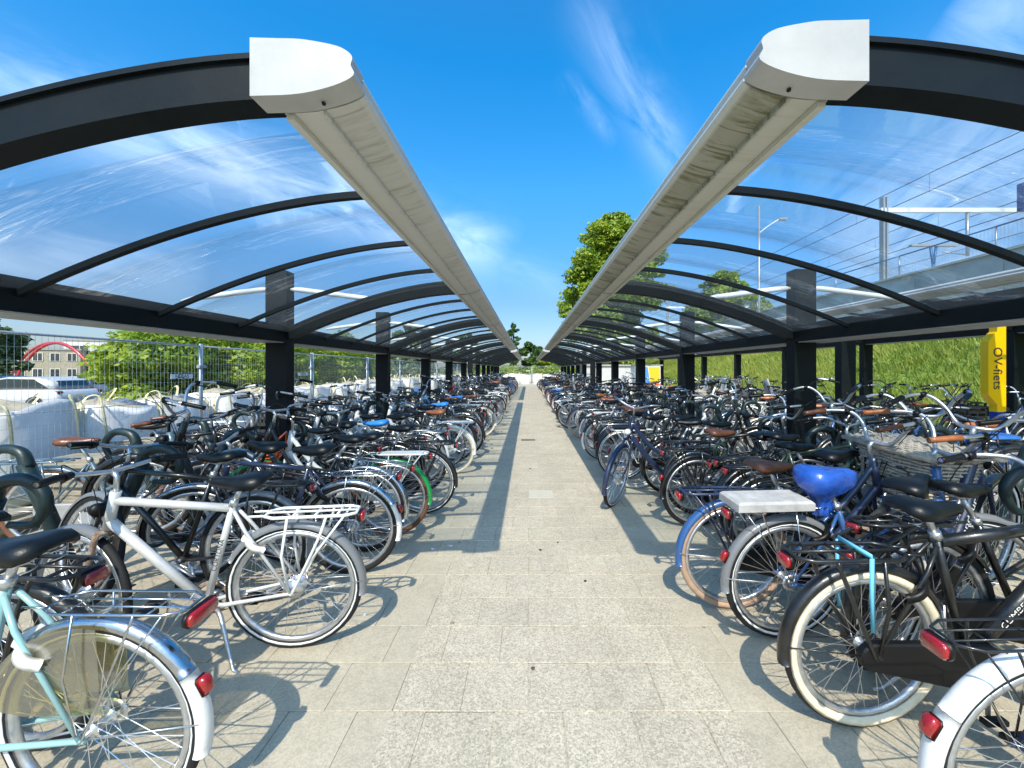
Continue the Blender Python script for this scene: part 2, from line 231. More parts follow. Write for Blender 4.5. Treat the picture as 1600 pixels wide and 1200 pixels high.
# ------------------------------------------------------------------ mesh helpers
def smoothstep(a, b, x):
    t = max(0, min(1, (x-a)/(b-a))); return t*t*(3-2*t)
class MB:
    def __init__(s): s.v = []; s.f = []; s.m = []; s.sm = []
    def add(s, vs, fs, mi=0, smooth=True):
        o = len(s.v); s.v += [tuple(v) for v in vs]; s.f += [tuple(i+o for i in f) for f in fs]; s.m += [mi]*len(fs); s.sm += [smooth]*len(fs); return s
    def box(s, lo, hi, mi=0, ch=0., mtx=None):
        x0, y0, z0 = lo; x1, y1, z1 = hi
        if ch <= 0:
            vs = [(x0, y0, z0), (x1, y0, z0), (x1, y1, z0), (x0, y1, z0), (x0, y0, z1), (x1, y0, z1), (x1, y1, z1), (x0, y1, z1)]
            fs = [(0, 3, 2, 1), (4, 5, 6, 7), (0, 1, 5, 4), (1, 2, 6, 5), (2, 3, 7, 6), (3, 0, 4, 7)]
        else:
            vs = [(x0, y0, z0), (x1, y0, z0), (x1, y1, z0), (x0, y1, z0), (x0, y0, z1-ch), (x1, y0, z1-ch), (x1, y1, z1-ch), (x0, y1, z1-ch), (x0+ch, y0+ch, z1), (x1-ch, y0+ch, z1), (x1-ch, y1-ch, z1), (x0+ch, y1-ch, z1)]
            fs = [(0, 3, 2, 1), (0, 1, 5, 4), (1, 2, 6, 5), (2, 3, 7, 6), (3, 0, 4, 7), (4, 5, 9, 8), (5, 6, 10, 9), (6, 7, 11, 10), (7, 4, 8, 11), (8, 9, 10, 11)]
        if mtx is not None: vs = [tuple(mtx @ Vector(v)) for v in vs]
        return s.add(vs, fs, mi, False)
    def tube(s, pts, r, n=8, closed=False, mi=0, flat=None, smooth=True):
        P = [Vector(p) for p in pts]; k = len(P); rs = r if isinstance(r, (list, tuple)) else [r]*k
        T = []
        for i in range(k):
            a = P[(i-1) % k] if (closed or i > 0) else P[i]; b = P[(i+1) % k] if (closed or i < k-1) else P[i]
            t = (b-a); T.append(t.normalized() if t.length > 1e-9 else Vector((0, 0, 1)))
        up = Vector((0, 1, 0)) if abs(T[0].y) < .9 else Vector((0, 0, 1))
        N = (up - T[0]*up.dot(T[0])).normalized(); vs = []
        for i in range(k):
            N = (N - T[i]*N.dot(T[i])); N = N.normalized() if N.length > 1e-6 else T[i].orthogonal().normalized()
            B = T[i].cross(N)
            for j in range(n):
                a = 2*math.pi*j/n; c, d = math.cos(a), math.sin(a)
                fx, fy = flat if flat else (1, 1)
                vs.append(P[i] + N*(c*rs[i]*fx) + B*(d*rs[i]*fy))
        fs = []
        for i in range(k if closed else k-1):
            for j in range(n):
                a = i*n+j; b = i*n+(j+1) % n; i2 = (i+1) % k; c = i2*n+(j+1) % n; d = i2*n+j
                fs.append((a, b, c, d))
        s.add(vs, fs, mi, smooth)
        if not closed and n > 2:
            o = len(s.v)-len(vs)
            s.f.append(tuple(o+j for j in range(n-1, -1, -1))); s.f.append(tuple(o+(k-1)*n+j for j in range(n))); s.m += [mi, mi]; s.sm += [False, False]
        return s
    def ring(s, c, prof, n=32, mi=0, smooth=True, a0=0, a1=2*math.pi, closedprof=True):
        """revolve profile [(radius, y)] about the y axis through c, lying in xz"""
        full = abs(a1-a0-2*math.pi) < 1e-6; k = len(prof); vs = []; m = n if full else n+1
        for i in range(m):
            a = a0+(a1-a0)*i/n
            for (r, y) in prof: vs.append((c[0]+r*math.cos(a), c[1]+y, c[2]+r*math.sin(a)))
        fs = []
        for i in range(n):
            i2 = (i+1) % m
            for j in range(k if closedprof else k-1):
                j2 = (j+1) % k; fs.append((i*k+j, i*k+j2, i2*k+j2, i2*k+j))
        if not full and closedprof: fs.append(tuple(range(k))); fs.append(tuple((m-1)*k+j for j in range(k-1, -1, -1)))
        return s.add(vs, fs, mi, smooth)
    def prism(s, poly, y0, y1, mi=0, axis='y', smooth=False):
        n = len(poly)
        def p(a, b, t): return {'y': (a, t, b), 'x': (t, a, b), 'z': (a, b, t)}[axis]
        vs = [p(a, b, y0) for a, b in poly]+[p(a, b, y1) for a, b in poly]
        fs = [tuple(range(n-1, -1, -1)), tuple(range(n, 2*n))]+[(i, (i+1) % n, n+(i+1) % n, n+i) for i in range(n)]
        return s.add(vs, fs, mi, smooth)
    def loft(s, secs, mi=0, caps=True, smooth=True):
        k = len(secs[0]); vs = [p for sec in secs for p in sec]; fs = []
        for i in range(len(secs)-1):
            for j in range(k): fs.append((i*k+j, i*k+(j+1) % k, (i+1)*k+(j+1) % k, (i+1)*k+j))
        if caps: fs.append(tuple(range(k-1, -1, -1))); fs.append(tuple((len(secs)-1)*k+j for j in range(k)))
        return s.add(vs, fs, mi, smooth)
    def mesh(s, name, nm=None):
        me = bpy.data.meshes.new(name); me.from_pydata([tuple(v) for v in s.v], [], s.f)
        for _ in range(nm or (max(s.m)+1 if s.m else 1)): me.materials.append(None)
        me.polygons.foreach_set('material_index', s.m); me.polygons.foreach_set('use_smooth', s.sm); me.update(); return me
def setp(o, label=None, cat=None, group=None, kind=None):
    if label: o['label'] = label
    if cat: o['category'] = cat
    if group: o['group'] = group
    if kind: o['kind'] = kind
    return o
def obj(name, me, mats, parent=None, mtx=None, label=None):
    if isinstance(me, MB): me = me.mesh(name)
    o = bpy.data.objects.new(name, me); COL.objects.link(o)
    if mats is not None:
        if not isinstance(mats, (list, tuple)): mats = [mats]
        for i, m in enumerate(mats):
            if i < len(o.material_slots):
                o.material_slots[i].link = 'OBJECT'; o.material_slots[i].material = m
    if parent: o.parent = parent
    if mtx is not None: o.matrix_local = mtx
    if label: o['label'] = label
    return o
def thing(name, label, cat, mtx=None, group=None):
    o = bpy.data.objects.new(name, None); COL.objects.link(o); o.empty_display_size = .1
    if mtx is not None: o.matrix_local = mtx
    return setp(o, label, cat, group)
T3 = lambda x, y, z: Matrix.Translation((x, y, z))
CACHE = {}
def cached(key, fn):
    if key not in CACHE:
        r = fn(); CACHE[key] = r.mesh(str(key[0] if isinstance(key, tuple) else key)) if isinstance(r, MB) else r
    return CACHE[key]
def catmull(pts, sub=6):
    P = [Vector(p) for p in pts]; out = []
    for i in range(len(P)-1):
        p0 = P[max(i-1, 0)]; p1 = P[i]; p2 = P[i+1]; p3 = P[min(i+2, len(P)-1)]
        for k in range(sub):
            t = k/sub; out.append(.5*((2*p1)+(p2-p0)*t+(2*p0-5*p1+4*p2-p3)*t*t+(3*p1-p0-3*p2+p3)*t**3))
    out.append(P[-1]); return out
def text_mesh(txt, size, key=None, depth=.0):
    def mk():
        cu = bpy.data.curves.new('lettering', 'FONT'); cu.body = txt; cu.size = size; cu.extrude = depth; cu.align_x = 'CENTER'; cu.align_y = 'CENTER'
        o = bpy.data.objects.new('lettering', cu); COL.objects.link(o); dg = bpy.context.evaluated_depsgraph_get(); me = bpy.data.meshes.new_from_object(o.evaluated_get(dg))
        bpy.data.objects.remove(o)
        me.materials.clear(); me.materials.append(None); return me
    return cached(('lettering', txt, size, depth), mk)
ORD = ['first', 'second', 'third', 'fourth', 'fifth', 'sixth', 'seventh', 'eighth', 'ninth', 'tenth', 'eleventh', 'twelfth', 'thirteenth', 'fourteenth', 'fifteenth', 'sixteenth', 'seventeenth', 'eighteenth', 'nineteenth', 'twentieth', 'twenty-first', 'twenty-second', 'twenty-third', 'twenty-fourth', 'twenty-fifth', 'twenty-sixth', 'twenty-seventh', 'twenty-eighth', 'twenty-ninth', 'thirtieth']
ORD += ['thirty-'+o for o in ORD[:9]]+['fortieth']+['forty-'+o for o in ORD[:9]]+['fiftieth']+['fifty-'+o for o in ORD[:9]]

# ------------------------------------------------------------------ ground, paving, terrain
def ground_z(x):
    if x < -7: return -.03-.29*smoothstep(-9, -14, x)
    return -.03
def build_ground():
    xs = [-600, -250, -120, -60, -40, -30, -24, -20, -17, -15, -14, -13, -12, -11, -10, -9, -8, -7, -5, 0, 5, 10, 16, 30, 60, 150, 600]
    ys = [-200, -40, -10, 0, 5, 10, 15, 20, 30, 45, 60, 90, 150, 300, 900]
    b = MB(); vs = [(x, y, ground_z(x)) for y in ys for x in xs]; n = len(xs)
    b.add(vs, [(j*n+i, j*n+i+1, (j+1)*n+i+1, (j+1)*n+i) for j in range(len(ys)-1) for i in range(n-1)])
    setp(obj('ground', b, M['earth']), kind='structure')
    b = MB(); b.box((-5.2, -4, -.08), (9.2, 46, -.004)); pav = setp(obj('pavement', b, M['paving']), kind='structure')
    b = MB(); b.box((-70, 14.6, -.36), (-12.5, 23.5, -.296)); setp(obj('road', b, M['asphalt']), kind='structure')
    b = MB(); b.box((-12.45, 12, -.36), (-12.3, 26, -.2)); setp(obj('kerb', b, M['concrete']), kind='structure')
    # 30 cm tiles in running bond; the 300 that show largest are separate pieces
    cells = []
    r = 0
    for j in range(-2, 62):
        y = j*.3; off = .15 if j % 2 else 0
        for i in range(-12, 13):
            x = i*.3+off
            if y+.3 < .9 or y > 15: continue
            pxx = 826+640*(x+.15)/max(y+.15, .3)
            if pxx < -60 or pxx > 1660: continue
            py = 578+960/max(y+.15, .3)
            vis = (py < 1290); wide = abs(x+.0) < 1.5
            size = 1/max(y+.15, .4)
            cells.append(((0 if vis else 1, 0 if wide else 1, -size), x, y))
    cells.sort(key=lambda c: c[0])
    rnd = random.Random(3)
    var = []
    for k in range(4):
        mb = MB(); t = .1478; e = rnd.uniform(-.0008, .0008); mb.box((-t, -t, -.02), (t, t, 0), 0, .0018); var.append(mb.mesh('tile', 1))
    pale = {(-.0, 4.5), (.3, 4.5)}
    for c, x, y in cells[:300]:
        mt = M['tilepale'] if (abs(y-4.8) < .1 and abs(x-.0) < .16) else M['tile']
        obj('tile', var[rnd.randrange(4)], mt, pav, T3(x+.15, y+.15, rnd.uniform(-.0015, .0015)) @ Matrix.Rotation(rnd.gauss(0, .004), 4, 'Z') @ Matrix.Rotation(rnd.gauss(0, .0025), 4, 'X') @ Matrix.Rotation(rnd.gauss(0, .0025), 4, 'Y'))
    b = MB(); tint = []
    for c, x, y in cells[300:]:
        n0 = len(b.f); t = .1478; dz = rnd.uniform(-.002, .002); mtx = T3(x+.15, y+.15, dz) @ Matrix.Rotation(rnd.gauss(0, .003), 4, 'Z')
        b.box((-t, -t, -.02), (t, t, 0), 0, .002, mtx); tint += [rnd.random()]*(len(b.f)-n0)
    me = b.mesh('tiles', 1); a = me.attributes.new('tint', 'FLOAT', 'FACE'); a.data.foreach_set('value', tint)
    setp(obj('tiles', me, M['tiles'], pav), kind='stuff')
    # drain cover in the lane
    mb = MB(); mb.box((-.15, -.06, -.03), (.15, .06, .004), 0, .003)
    for k in range(7): mb.box((-.125+k*.037, -.045, .0042), (-.105+k*.037, .045, .007))
    d = obj('drain_cover', mb, pmat('rusty_iron_cover', (.10, .075, .055), .8, .3, .3, 30)); d.location = (-.01, 8.75, .0035); setp(d, 'small brown drain cover set in the middle of the paved lane', 'drain cover')
    # embankment and platform on the right
    b = MB(); ys = [-12+i*1.5 for i in range(70)]; xs = [9.2+i*.35 for i in range(19)]; vs = []
    for y in ys:
        for x in xs:
            t = (x-9.2)/6.3; z = -.02+3.3*smoothstep(-.16, 1.08, t); z += .10*math.sin(x*2.1+y*.7)*math.sin(y*.43)*min(1, t*3)
            vs.append((x, y, z-.25*(1-min(1, t*4))*0))
    n = len(xs); b.add(vs, [(j*n+i, j*n+i+1, (j+1)*n+i+1, (j+1)*n+i) for j in range(len(ys)-1) for i in range(n-1)])
    setp(obj('embankment', b, M['grass']), kind='structure')
    rng = np.random.RandomState(5); N = 90000
    y = rng.uniform(1, 48, N); patch = .5+.5*np.sin(y*.55+1)*np.sin(y*.21+2.2); x = rng.uniform(9.25, 15.3, N); t = (x-9.2)/6.3; tt = np.clip((t+.16)/1.24, 0, 1); z = -.02+3.3*tt*tt*(3-2*tt)+.10*np.sin(x*2.1+y*.7)*np.sin(y*.43)*np.minimum(1, t*3)
    cl = .5+.5*np.sin(x*1.7+np.sin(y*.9)*2)*np.sin(y*1.3+x*.4)
    h = rng.uniform(.10, .34, N)*(.6+.7*cl); w = rng.uniform(.012, .03, N); a = rng.uniform(0, 2*np.pi, N); lx = rng.normal(0, .45, N)*h-.15*h; ly = rng.normal(0, .45, N)*h
    V = np.empty((N, 3, 3)); V[:, 0] = np.stack([x-np.cos(a)*w, y-np.sin(a)*w, z-.03], 1); V[:, 1] = np.stack([x+np.cos(a)*w, y+np.sin(a)*w, z-.03], 1); V[:, 2] = np.stack([x+lx, y+ly, z+h], 1)
    me = np_mesh('grass', V.reshape(-1, 3), 3, np.clip(cl*.45+patch*.35+rng.uniform(-.2, .45, N), 0, 1)); setp(obj('grass', me, M['grassblade']), kind='stuff')
    # verge of grass and weeds near the left cars
    b = MB(); b.box((-16, 8.6, -.35), (-9.4, 12, -.2)); setp(obj('grass_verge', b, M['grass']), kind='structure')
def np_mesh(name, V, k, tint=None):
    nv = len(V); nf = nv//k; me = bpy.data.meshes.new(name); me.vertices.add(nv); me.vertices.foreach_set('co', V.astype(np.float32).ravel())
    me.loops.add(nv); me.loops.foreach_set('vertex_index', np.arange(nv, dtype=np.int32)); me.polygons.add(nf)
    me.polygons.foreach_set('loop_start', np.arange(0, nv, k, dtype=np.int32)); me.polygons.foreach_set('loop_total', np.full(nf, k, np.int32))
    me.materials.append(None); me.update(); me.validate()
    if tint is not None:
        a = me.attributes.new('tint', 'FLOAT', 'FACE'); a.data.foreach_set('value', np.asarray(tint, np.float32))
    return me
build_ground()

# ------------------------------------------------------------------ shelters
def gz(u): return 2.358-.485*u**1.65
ARC = [(i/28, gz(i/28)) for i in range(29)]
def shelter(label, s, tip, inner, postx, y0, nb, bay=3.05, zo=0., gm='gutter_l', x0=0., frontcap=True, ties=True):
    """s = -1: roof leans over from posts on the left, +1: posts on the right"""
    root = thing('bicycle_shelter', label, 'bike shelter', T3(x0+s*postx, y0, 0), 'glazed bicycle shelters')
    X = lambda a: s*(a-postx)                                    # distance from lane centre -> local x
    capin = inner; inner -= .045
    pin = postx-.11; U = lambda u: inner+(pin-inner)*u
    post_me = cached(('post', zo), lambda: MB().box((-.109, -.07, 0), (.109, .07, 2.53+zo), 0, .006))
    def arc_mesh(top, bot, hw, flange):
        mb = MB()
        secs = [[(X(U(u)), -hw, z+bot+zo), (X(U(u)), hw, z+bot+zo), (X(U(u)), hw, z+top+zo), (X(U(u)), -hw, z+top+zo)] for u, z in ARC]
        mb.loft(secs, smooth=False)
        if flange:
            secs = [[(X(U(u)), -hw-.012, z+top+zo-.012), (X(U(u)), hw+.012, z+top+zo-.012), (X(U(u)), hw+.012, z+top+zo+.004), (X(U(u)), -hw-.012, z+top+zo+.004)] for u, z in ARC]
            mb.loft(secs, smooth=False)
        return mb
    key = (s, tip, inner, postx, zo)
    rib_me = cached(('rib', key), lambda: arc_mesh(.065, -.06, .045, True)); bar_me = cached(('glazing_bar', key), lambda: arc_mesh(.018, -.014, .016, False))
    q = bay/4
    def pane():
        mb = MB(); n = len(ARC)
        secs = [[(X(U(u)), .012, z+zo+.020), (X(U(u)), q-.012, z+zo+.020), (X(U(u)), q-.012, z+zo+.026), (X(U(u)), .012, z+zo+.026)] for u, z in ARC]
        return mb.loft(secs)
    pane_me = cached(('roof_pane', key, bay), pane)
    bx = sorted((X(pin), X(pin+.10))); 
    beam_me = cached(('beam', key, bay), lambda: MB().box((bx[0], .073, 1.787+zo), (bx[1], bay-.073, 1.957+zo), 0, .004))
    def edge():
        mb = MB(); a, b = sorted((X(pin+.1+.003), X(pin+.30))); mb.box((a, .115, 1.80+zo), (b, bay-.115, 1.93+zo), 0, .02)
        a, b = sorted((X(pin+.005), X(pin+.32))); mb.box((a, .113, 1.776+zo), (b, bay-.113, 1.784+zo)); return mb
    edge_me = cached(('rear_gutter', key, bay), edge)
    prof0 = [(inner, 2.29), (inner-.10, 2.297), (inner-.19, 2.318), (inner-.245, 2.345), (tip+.004, 2.372), (tip, 2.392), (tip+.012, 2.408), (tip+.045, 2.424), (tip+.11, 2.437), (inner-.08, 2.443), (inner, 2.444)]
    prof = [(p.x, p.y) for p in catmull([(a, b, 0) for a, b in prof0], 4)]
    def gut(ya, yb):
        mb = MB(); pr = [(X(a), z+zo) for a, z in prof]
        mb.prism(pr, ya, yb, 0, 'y', False)
        # shallow trough lip under the inner half
        a, b = sorted((X(inner-.03), X(inner-.005))); mb.box((a, ya, 2.272+zo), (b, yb, 2.2895+zo))
        a, b = sorted((X(inner-.128), X(inner-.122))); mb.box((a, ya, 2.287+zo), (b, yb, 2.3015+zo))
        me = mb.mesh('gutter'); at = me.attributes.new('dirt', 'FLOAT', 'POINT')
        at.data.foreach_set('value', [1.0 if (.01 < abs(v.co.x-X(tip)) < .12) else .12 for v in me.vertices]); return me
    strip_me = cached(('joint_strip', key), lambda: MB().prism([(X(inner-.004), 2.281+zo)]+[(X(inner+(a-inner)*1.012), 2.39+(z-2.39)*1.05+zo) for a, z in prof[2:-2]]+[(X(inner-.004), 2.449+zo)], -.012, .012))
    gut_me = cached(('gutter', key, bay), lambda: gut(.014, bay-.014))
    capf = lambda: MB().prism([(X(a), z+zo) for a, z in [(capin, 2.283)]+[(capin+(p[0]-capin)*1.02, 2.39+(p[1]-2.39)*1.07) for i, p in enumerate(prof[2:-2])]+[(capin, 2.45)]], -.02, .06, 0, 'y')
    cap_me = cached(('end_cap', key), capf)
    bolt_me = cached(('bolt',), lambda: MB().ring((0, 0, 0), [(0, -.003), (.005, -.003), (.006, 0), (.006, .003), (0, .003)], 10, closedprof=False))
    rod = cached(('tie_rod', key), lambda: MB().tube([(0, 0, 2.345+zo), (.05, 0, 2.343+zo), (.12, 0, 2.338+zo), (.78, 0, 2.252+zo), (.92, 0, 2.225+zo)], [.012, .026, .028, .028, .014], 8))
    for k in range(nb+1):
        y = k*bay
        obj('post', post_me, M['frameblack'], root, T3(0, y, 0))
        r = obj('rib', rib_me, M['frameblack'], root, T3(0, y, 0))
        for u in (.03, .5): obj('bolt', bolt_me, M['plastic'], r, T3(X(U(u)), -.047, gz(u)+.03+zo))
        if ties and k > 0:
            for sg in (-1, 1): obj('tie_rod', rod, M['whitesteel'], root, T3(sg*.113, y, 0) @ Matrix.Scale(sg, 4, (1, 0, 0)))
        if k == nb: break
        obj('beam', beam_me, M['frameblack'], root, T3(0, y, 0)); obj('rear_gutter', edge_me, M['soffit'], root, T3(0, y, 0)); obj('gutter', gut_me, M[gm], root, T3(0, y, 0))
        if k: obj('joint_strip', strip_me, M['soffit'], root, T3(0, y, 0))
        for j in range(4):
            obj('roof_pane', pane_me, M['acrylic'], root, T3(0, y+j*q, 0))
            if j: obj('glazing_bar', bar_me, M['frameblack'], root, T3(0, y+j*q, 0))
    c = obj('end_cap', cap_me, M['capwhite'], root, T3(0, -.06, 0))
    for a in (inner-.05, tip+.1): obj('bolt', bolt_me, M['plastic'], c, T3(X(a), .03, 2.292+zo) @ Matrix.Rotation(R_(90), 4, 'X'))
    obj('end_cap', cap_me, M['capwhite'], root, T3(0, nb*bay+.02, 0))
    return root
shelter('near left glazed shelter with cantilevered arched roof and clean white gutter', -1, .51, .797, 2.61, 1.25, 5)
shelter('far left glazed shelter continuing the row beyond the gap', -1, .51, .797, 2.61, 18.3, 6, 2.75)
shelter('near right glazed shelter with moss streaked white gutter and arched roof', 1, .637, .923, 2.82, 1.19, 5, gm='gutter_r')
shelter('far right glazed shelter continuing the row beyond the gap', 1, .637, .923, 2.82, 18.0, 6, 2.75, gm='gutter_r')
shelter('outermost right glazed shelter standing at the foot of the grass bank', 1, .637, .923, 2.82, .77, 8, zo=.33, x0=5.35, ties=False, gm='gutter_l')

# ------------------------------------------------------------------ yellow pillar and rental cage frame
def pillar():
    root = thing('sign_pillar', 'yellow and blue rental bike sign pillar with vertical lettering', 'sign', T3(6.32, 5.6, 0))
    poly = [(.03, .93), (.15, .93), (.15, 2.16), (.03, 2.16), (.03, 2.02), (.0, 2.0), (-.09, 1.88), (-.09, 1.17), (.03, 1.03)]
    obj('sign_panel', MB().prism(poly, -.05, .05), M['signyellow'], root); obj('pillar_base', MB().box((.031, -.048, 0), (.149, .048, .928), 0, 0), M['signblue'], root)
    obj('lettering', text_mesh('OV-fiets', .17, depth=.001), M['labeldark'], root, T3(.03, -.0525, 1.52) @ Matrix.Rotation(R_(90), 4, 'X') @ Matrix.Rotation(R_(-90), 4, 'Z'))
pillar()
def cage():
    root = thing('cage_frame', 'black steel frame with low cross rail beside the yellow pillar', 'frame', T3(4.87, 6.3, 0))
    pm = cached(('cage_post',), lambda: MB().box((-.109, -.07, 0), (.109, .07, 2.29), 0, .006))
    obj('post', pm, M['frameblack'], root); obj('post', pm, M['frameblack'], root, T3(0, -3.05, 0))
    obj('beam', MB().box((-.06, -2.977, 2.12), (.06, -.073, 2.285), 0, .004), M['frameblack'], root); obj('rail', MB().box((.112, -.05, .79), (2.3, .05, .88), 0, .004), M['frameblack'], root); obj('post', MB().box((2.303, -.06, 0), (2.42, .06, .90), 0, .005), M['frameblack'], root)
cage()

# ------------------------------------------------------------------ construction fence, bulk bags, slab stacks
def fence_meshes(Lp=3.42, H=1.95):
    fr = MB()
    for y in (0, Lp): fr.tube([(0, y, .05), (0, y, H)], .021, 8)
    for z in (.18, H-.04): fr.tube([(0, .021, z), (0, Lp-.021, z)], .015, 6)
    fr.tube([(0, .021, 1.05), (0, Lp-.021, 1.05)], .004, 4)
    w = MB(); n = 56
    for i in range(1, n): w.tube([(.006, Lp*i/n, .18), (.006, Lp*i/n, H-.04)], .0016, 3, smooth=False)
    for j in range(1, 12): w.tube([(-.006, .02, .18+j*(H-.22)/12), (-.006, Lp-.02, .18+j*(H-.22)/12)], .0016, 3, smooth=False)
    ft = MB().prism([(-.32, 0), (-.30, .12), (-.22, .14), (.22, .14), (.30, .12), (.32, 0)], -.11, .11)
    return fr.mesh('frame'), w.mesh('wire_mesh'), ft.mesh('fence_foot')
FM = fence_meshes()
def fence_panel(mtx, label, sign=False):
    t = thing('fence_panel', label, 'fence', mtx, 'wire mesh construction fence panels')
    obj('frame', FM[0], M['zinc'], t); setp(obj('wire_mesh', FM[1], M['zinc'], t), kind='stuff'); obj('fence_foot', FM[2], M['concrete'], t, T3(0, 3.46, .0))
    obj('clamp', cached(('clamp',), lambda: MB().box((-.03, -.04, 1.55), (.03, .10, 1.6), 0, .01)), M['zinc'], t, T3(0, 3.42, 0))
    if sign:
        p = obj('sign_plate', MB().box((.009, -.20, -.035), (.016, .20, .035)), M['label'], t, T3(0, 3.05, 1.42)); obj('lettering', text_mesh('HERAS', .085, depth=.0006), M['labelblue'] if False else M['labeldark'], p, T3(.0172, 0, 0) @ Matrix.Rotation(R_(90), 4, 'Z') @ Matrix.Rotation(R_(90), 4, 'X'))
for k in range(11):
    y = 3.32-3.49+3.49*k
    fence_panel(T3(-5.42+.02*math.sin(k*2.1), y, -.02), f'{ORD[k]} mesh fence panel from the camera, in front of the left bags', k in (1, 2, 4, 6))
for k in range(5):
    fence_panel(T3(-6.6+3.49*k, 43.3, -.02) @ Matrix.Rotation(R_(-90), 4, 'Z'), f'{ORD[k]} mesh fence panel from the left, closing the end of the lane', k in (1, 2))
def bag_mesh(seed):
    rnd = random.Random(seed); secs = []; n = 28; ph = [rnd.uniform(0, 6.28) for _ in range(8)]
    for i, z in enumerate([0, .03, .15, .3, .45, .6, .75, .86, .92]):
        bul = .515+.04*math.sin(math.pi*min(1, z/.9)); sec = []
        for j in range(n):
            a = 2*math.pi*j/n; c, s_ = math.cos(a), math.sin(a); e = 3.2
            r = bul/((abs(c)**e+abs(s_)**e)**(1/e)); r *= 1+.022*math.sin(3*a+ph[0]+z*4)+.018*math.sin(7*a+ph[1]-z*9)+.012*math.sin(11*a+ph[2]+z*17)
            sec.append((r*c, r*s_, z+(.05*math.sin(2*a+ph[3])+.03*math.sin(5*a+ph[4]))*(z/.92)))
        secs.append(sec)
    bag = MB().loft(secs)
    sd_ = MB(); secs = []
    for k, f in enumerate([.97, .75, .5, .25, .04]):
        secs.append([(x*f, y*f, z-.015+.17*(1-f)**.9+.02*math.sin(9*x+ph[5])*math.sin(8*y+ph[6])) for x, y, z in [(secs0[0], secs0[1], .87 if k == 0 else .86) for secs0 in MBsec(bag, n)]])
    sd_.loft(secs)
    st = []
    for cx, cy in ((1, 1), (1, -1), (-1, 1), (-1, -1)):
        x, y = cx*.40, cy*.40; o = .11*rnd.uniform(.6, 1.2); h = rnd.uniform(.96, 1.12); dx, dy = rnd.uniform(-.1, .1), rnd.uniform(-.1, .1)
        m = MB()
        for (ax, ay) in ((x+cx*.0, y-cy*o),):
            pts = catmull([(cx*.545, y-cy*o, .1), (cx*.575, y-cy*o, .5), (cx*.54, y-cy*o, .88), (cx*.47+dx, y-cy*o*.5+dy, h), (cx*.40+dx, y+cy*.04+dy, h+.02), (x+.02*cx, y+cy*.09, .9), (x, y+cy*.125, .5), (x, y+cy*.12, .1)], 4)
        m.tube(pts, .0125, 4, flat=(1.35, .3), smooth=False); st.append(m.mesh('strap'))
    return bag.mesh('bag'), sd_.mesh('sand_heap'), st
def MBsec(mb, n): return mb.v[-n:]
BAGS = [bag_mesh(i) for i in range(5)]
def bulk_bag(x, y, rz, k, label, group, z=-.02, sc=1.):
    t = thing('bulk_bag', label, 'bulk bag', T3(x, y, z) @ Matrix.Rotation(rz, 4, 'Z') @ Matrix.Scale(sc, 4), group)
    b, sa, st = BAGS[k % 5]; o = obj('bag', b, M['bag'], t); obj('sand_heap', sa, M['sand'], t)
    for s_ in st: obj('strap', s_, M['strap'], t)
rb = random.Random(11); y = 2.4; k = 0
while y < 41.5:
    bulk_bag(-6.25+rb.uniform(-.14, .14), y, rb.uniform(-.12, .12)+math.pi/2*rb.randrange(4), rb.randrange(5), f'{ORD[k]} white bulk bag of sand from the camera, behind the left fence', 'white bulk bags behind the left fence', sc=rb.uniform(1.08, 1.18)); y += rb.uniform(1.13, 1.19); k += 1
k = 0; x = -5.2
while x < 9:
    bulk_bag(x, 44.3+rb.uniform(-.1, .1), rb.uniform(-.1, .1), rb.randrange(5), f'{ORD[k]} white bulk bag from the left, across the end of the lane', 'white bulk bags across the end of the lane', sc=rb.uniform(1.08, 1.2)); x += 1.22; k += 1
for k, (x, y) in enumerate([(-7.7, 4.6), (-7.6, 7.2), (-7.7, 11.5)]): bulk_bag(x, y, .3*k, k+1, ['sagging white sand bag in the second row nearest the camera', 'white sand bag in the second row, left of the hedge', 'white sand bag in the second row, against the hedge'][k], 'white bulk bags in the second row')
slab_me = [MB().box((-.30+i*.02, -.145, 0), (.30, .145, .048), 0, .006).mesh('slab', 1) for i in range(3)]
def slab_stack(x, y, cols, n, seed, label):
    rnd = random.Random(seed); t = thing('slab_stack', label, 'stack', T3(x, y, -.006), 'stacks of lifted paving slabs')
    for c in range(cols):
        cy = (c-(cols-1)/2)*.33
        for i in range(max(2, n-rnd.randrange(4))): obj('slab', slab_me[rnd.randrange(3)], M['slab'], t, T3(rnd.gauss(0, .025), cy+rnd.gauss(0, .02), i*.0495) @ Matrix.Rotation(rnd.gauss(0, .05)+math.pi/2*0, 4, 'Z'))
slab_stack(-5.0, 4.75, 2, 12, 1, 'tall untidy stack of paving slabs behind the brown saddle'); slab_stack(-4.98, 5.75, 3, 12, 2, 'wide stack of paving slabs by the fence, under the long handlebar'); slab_stack(-4.95, 3.75, 3, 5, 3, 'lowest stack of paving slabs beside the fence'); slab_stack(-4.98, 7.6, 3, 8, 4, 'farthest stack of paving slabs beside the fence')

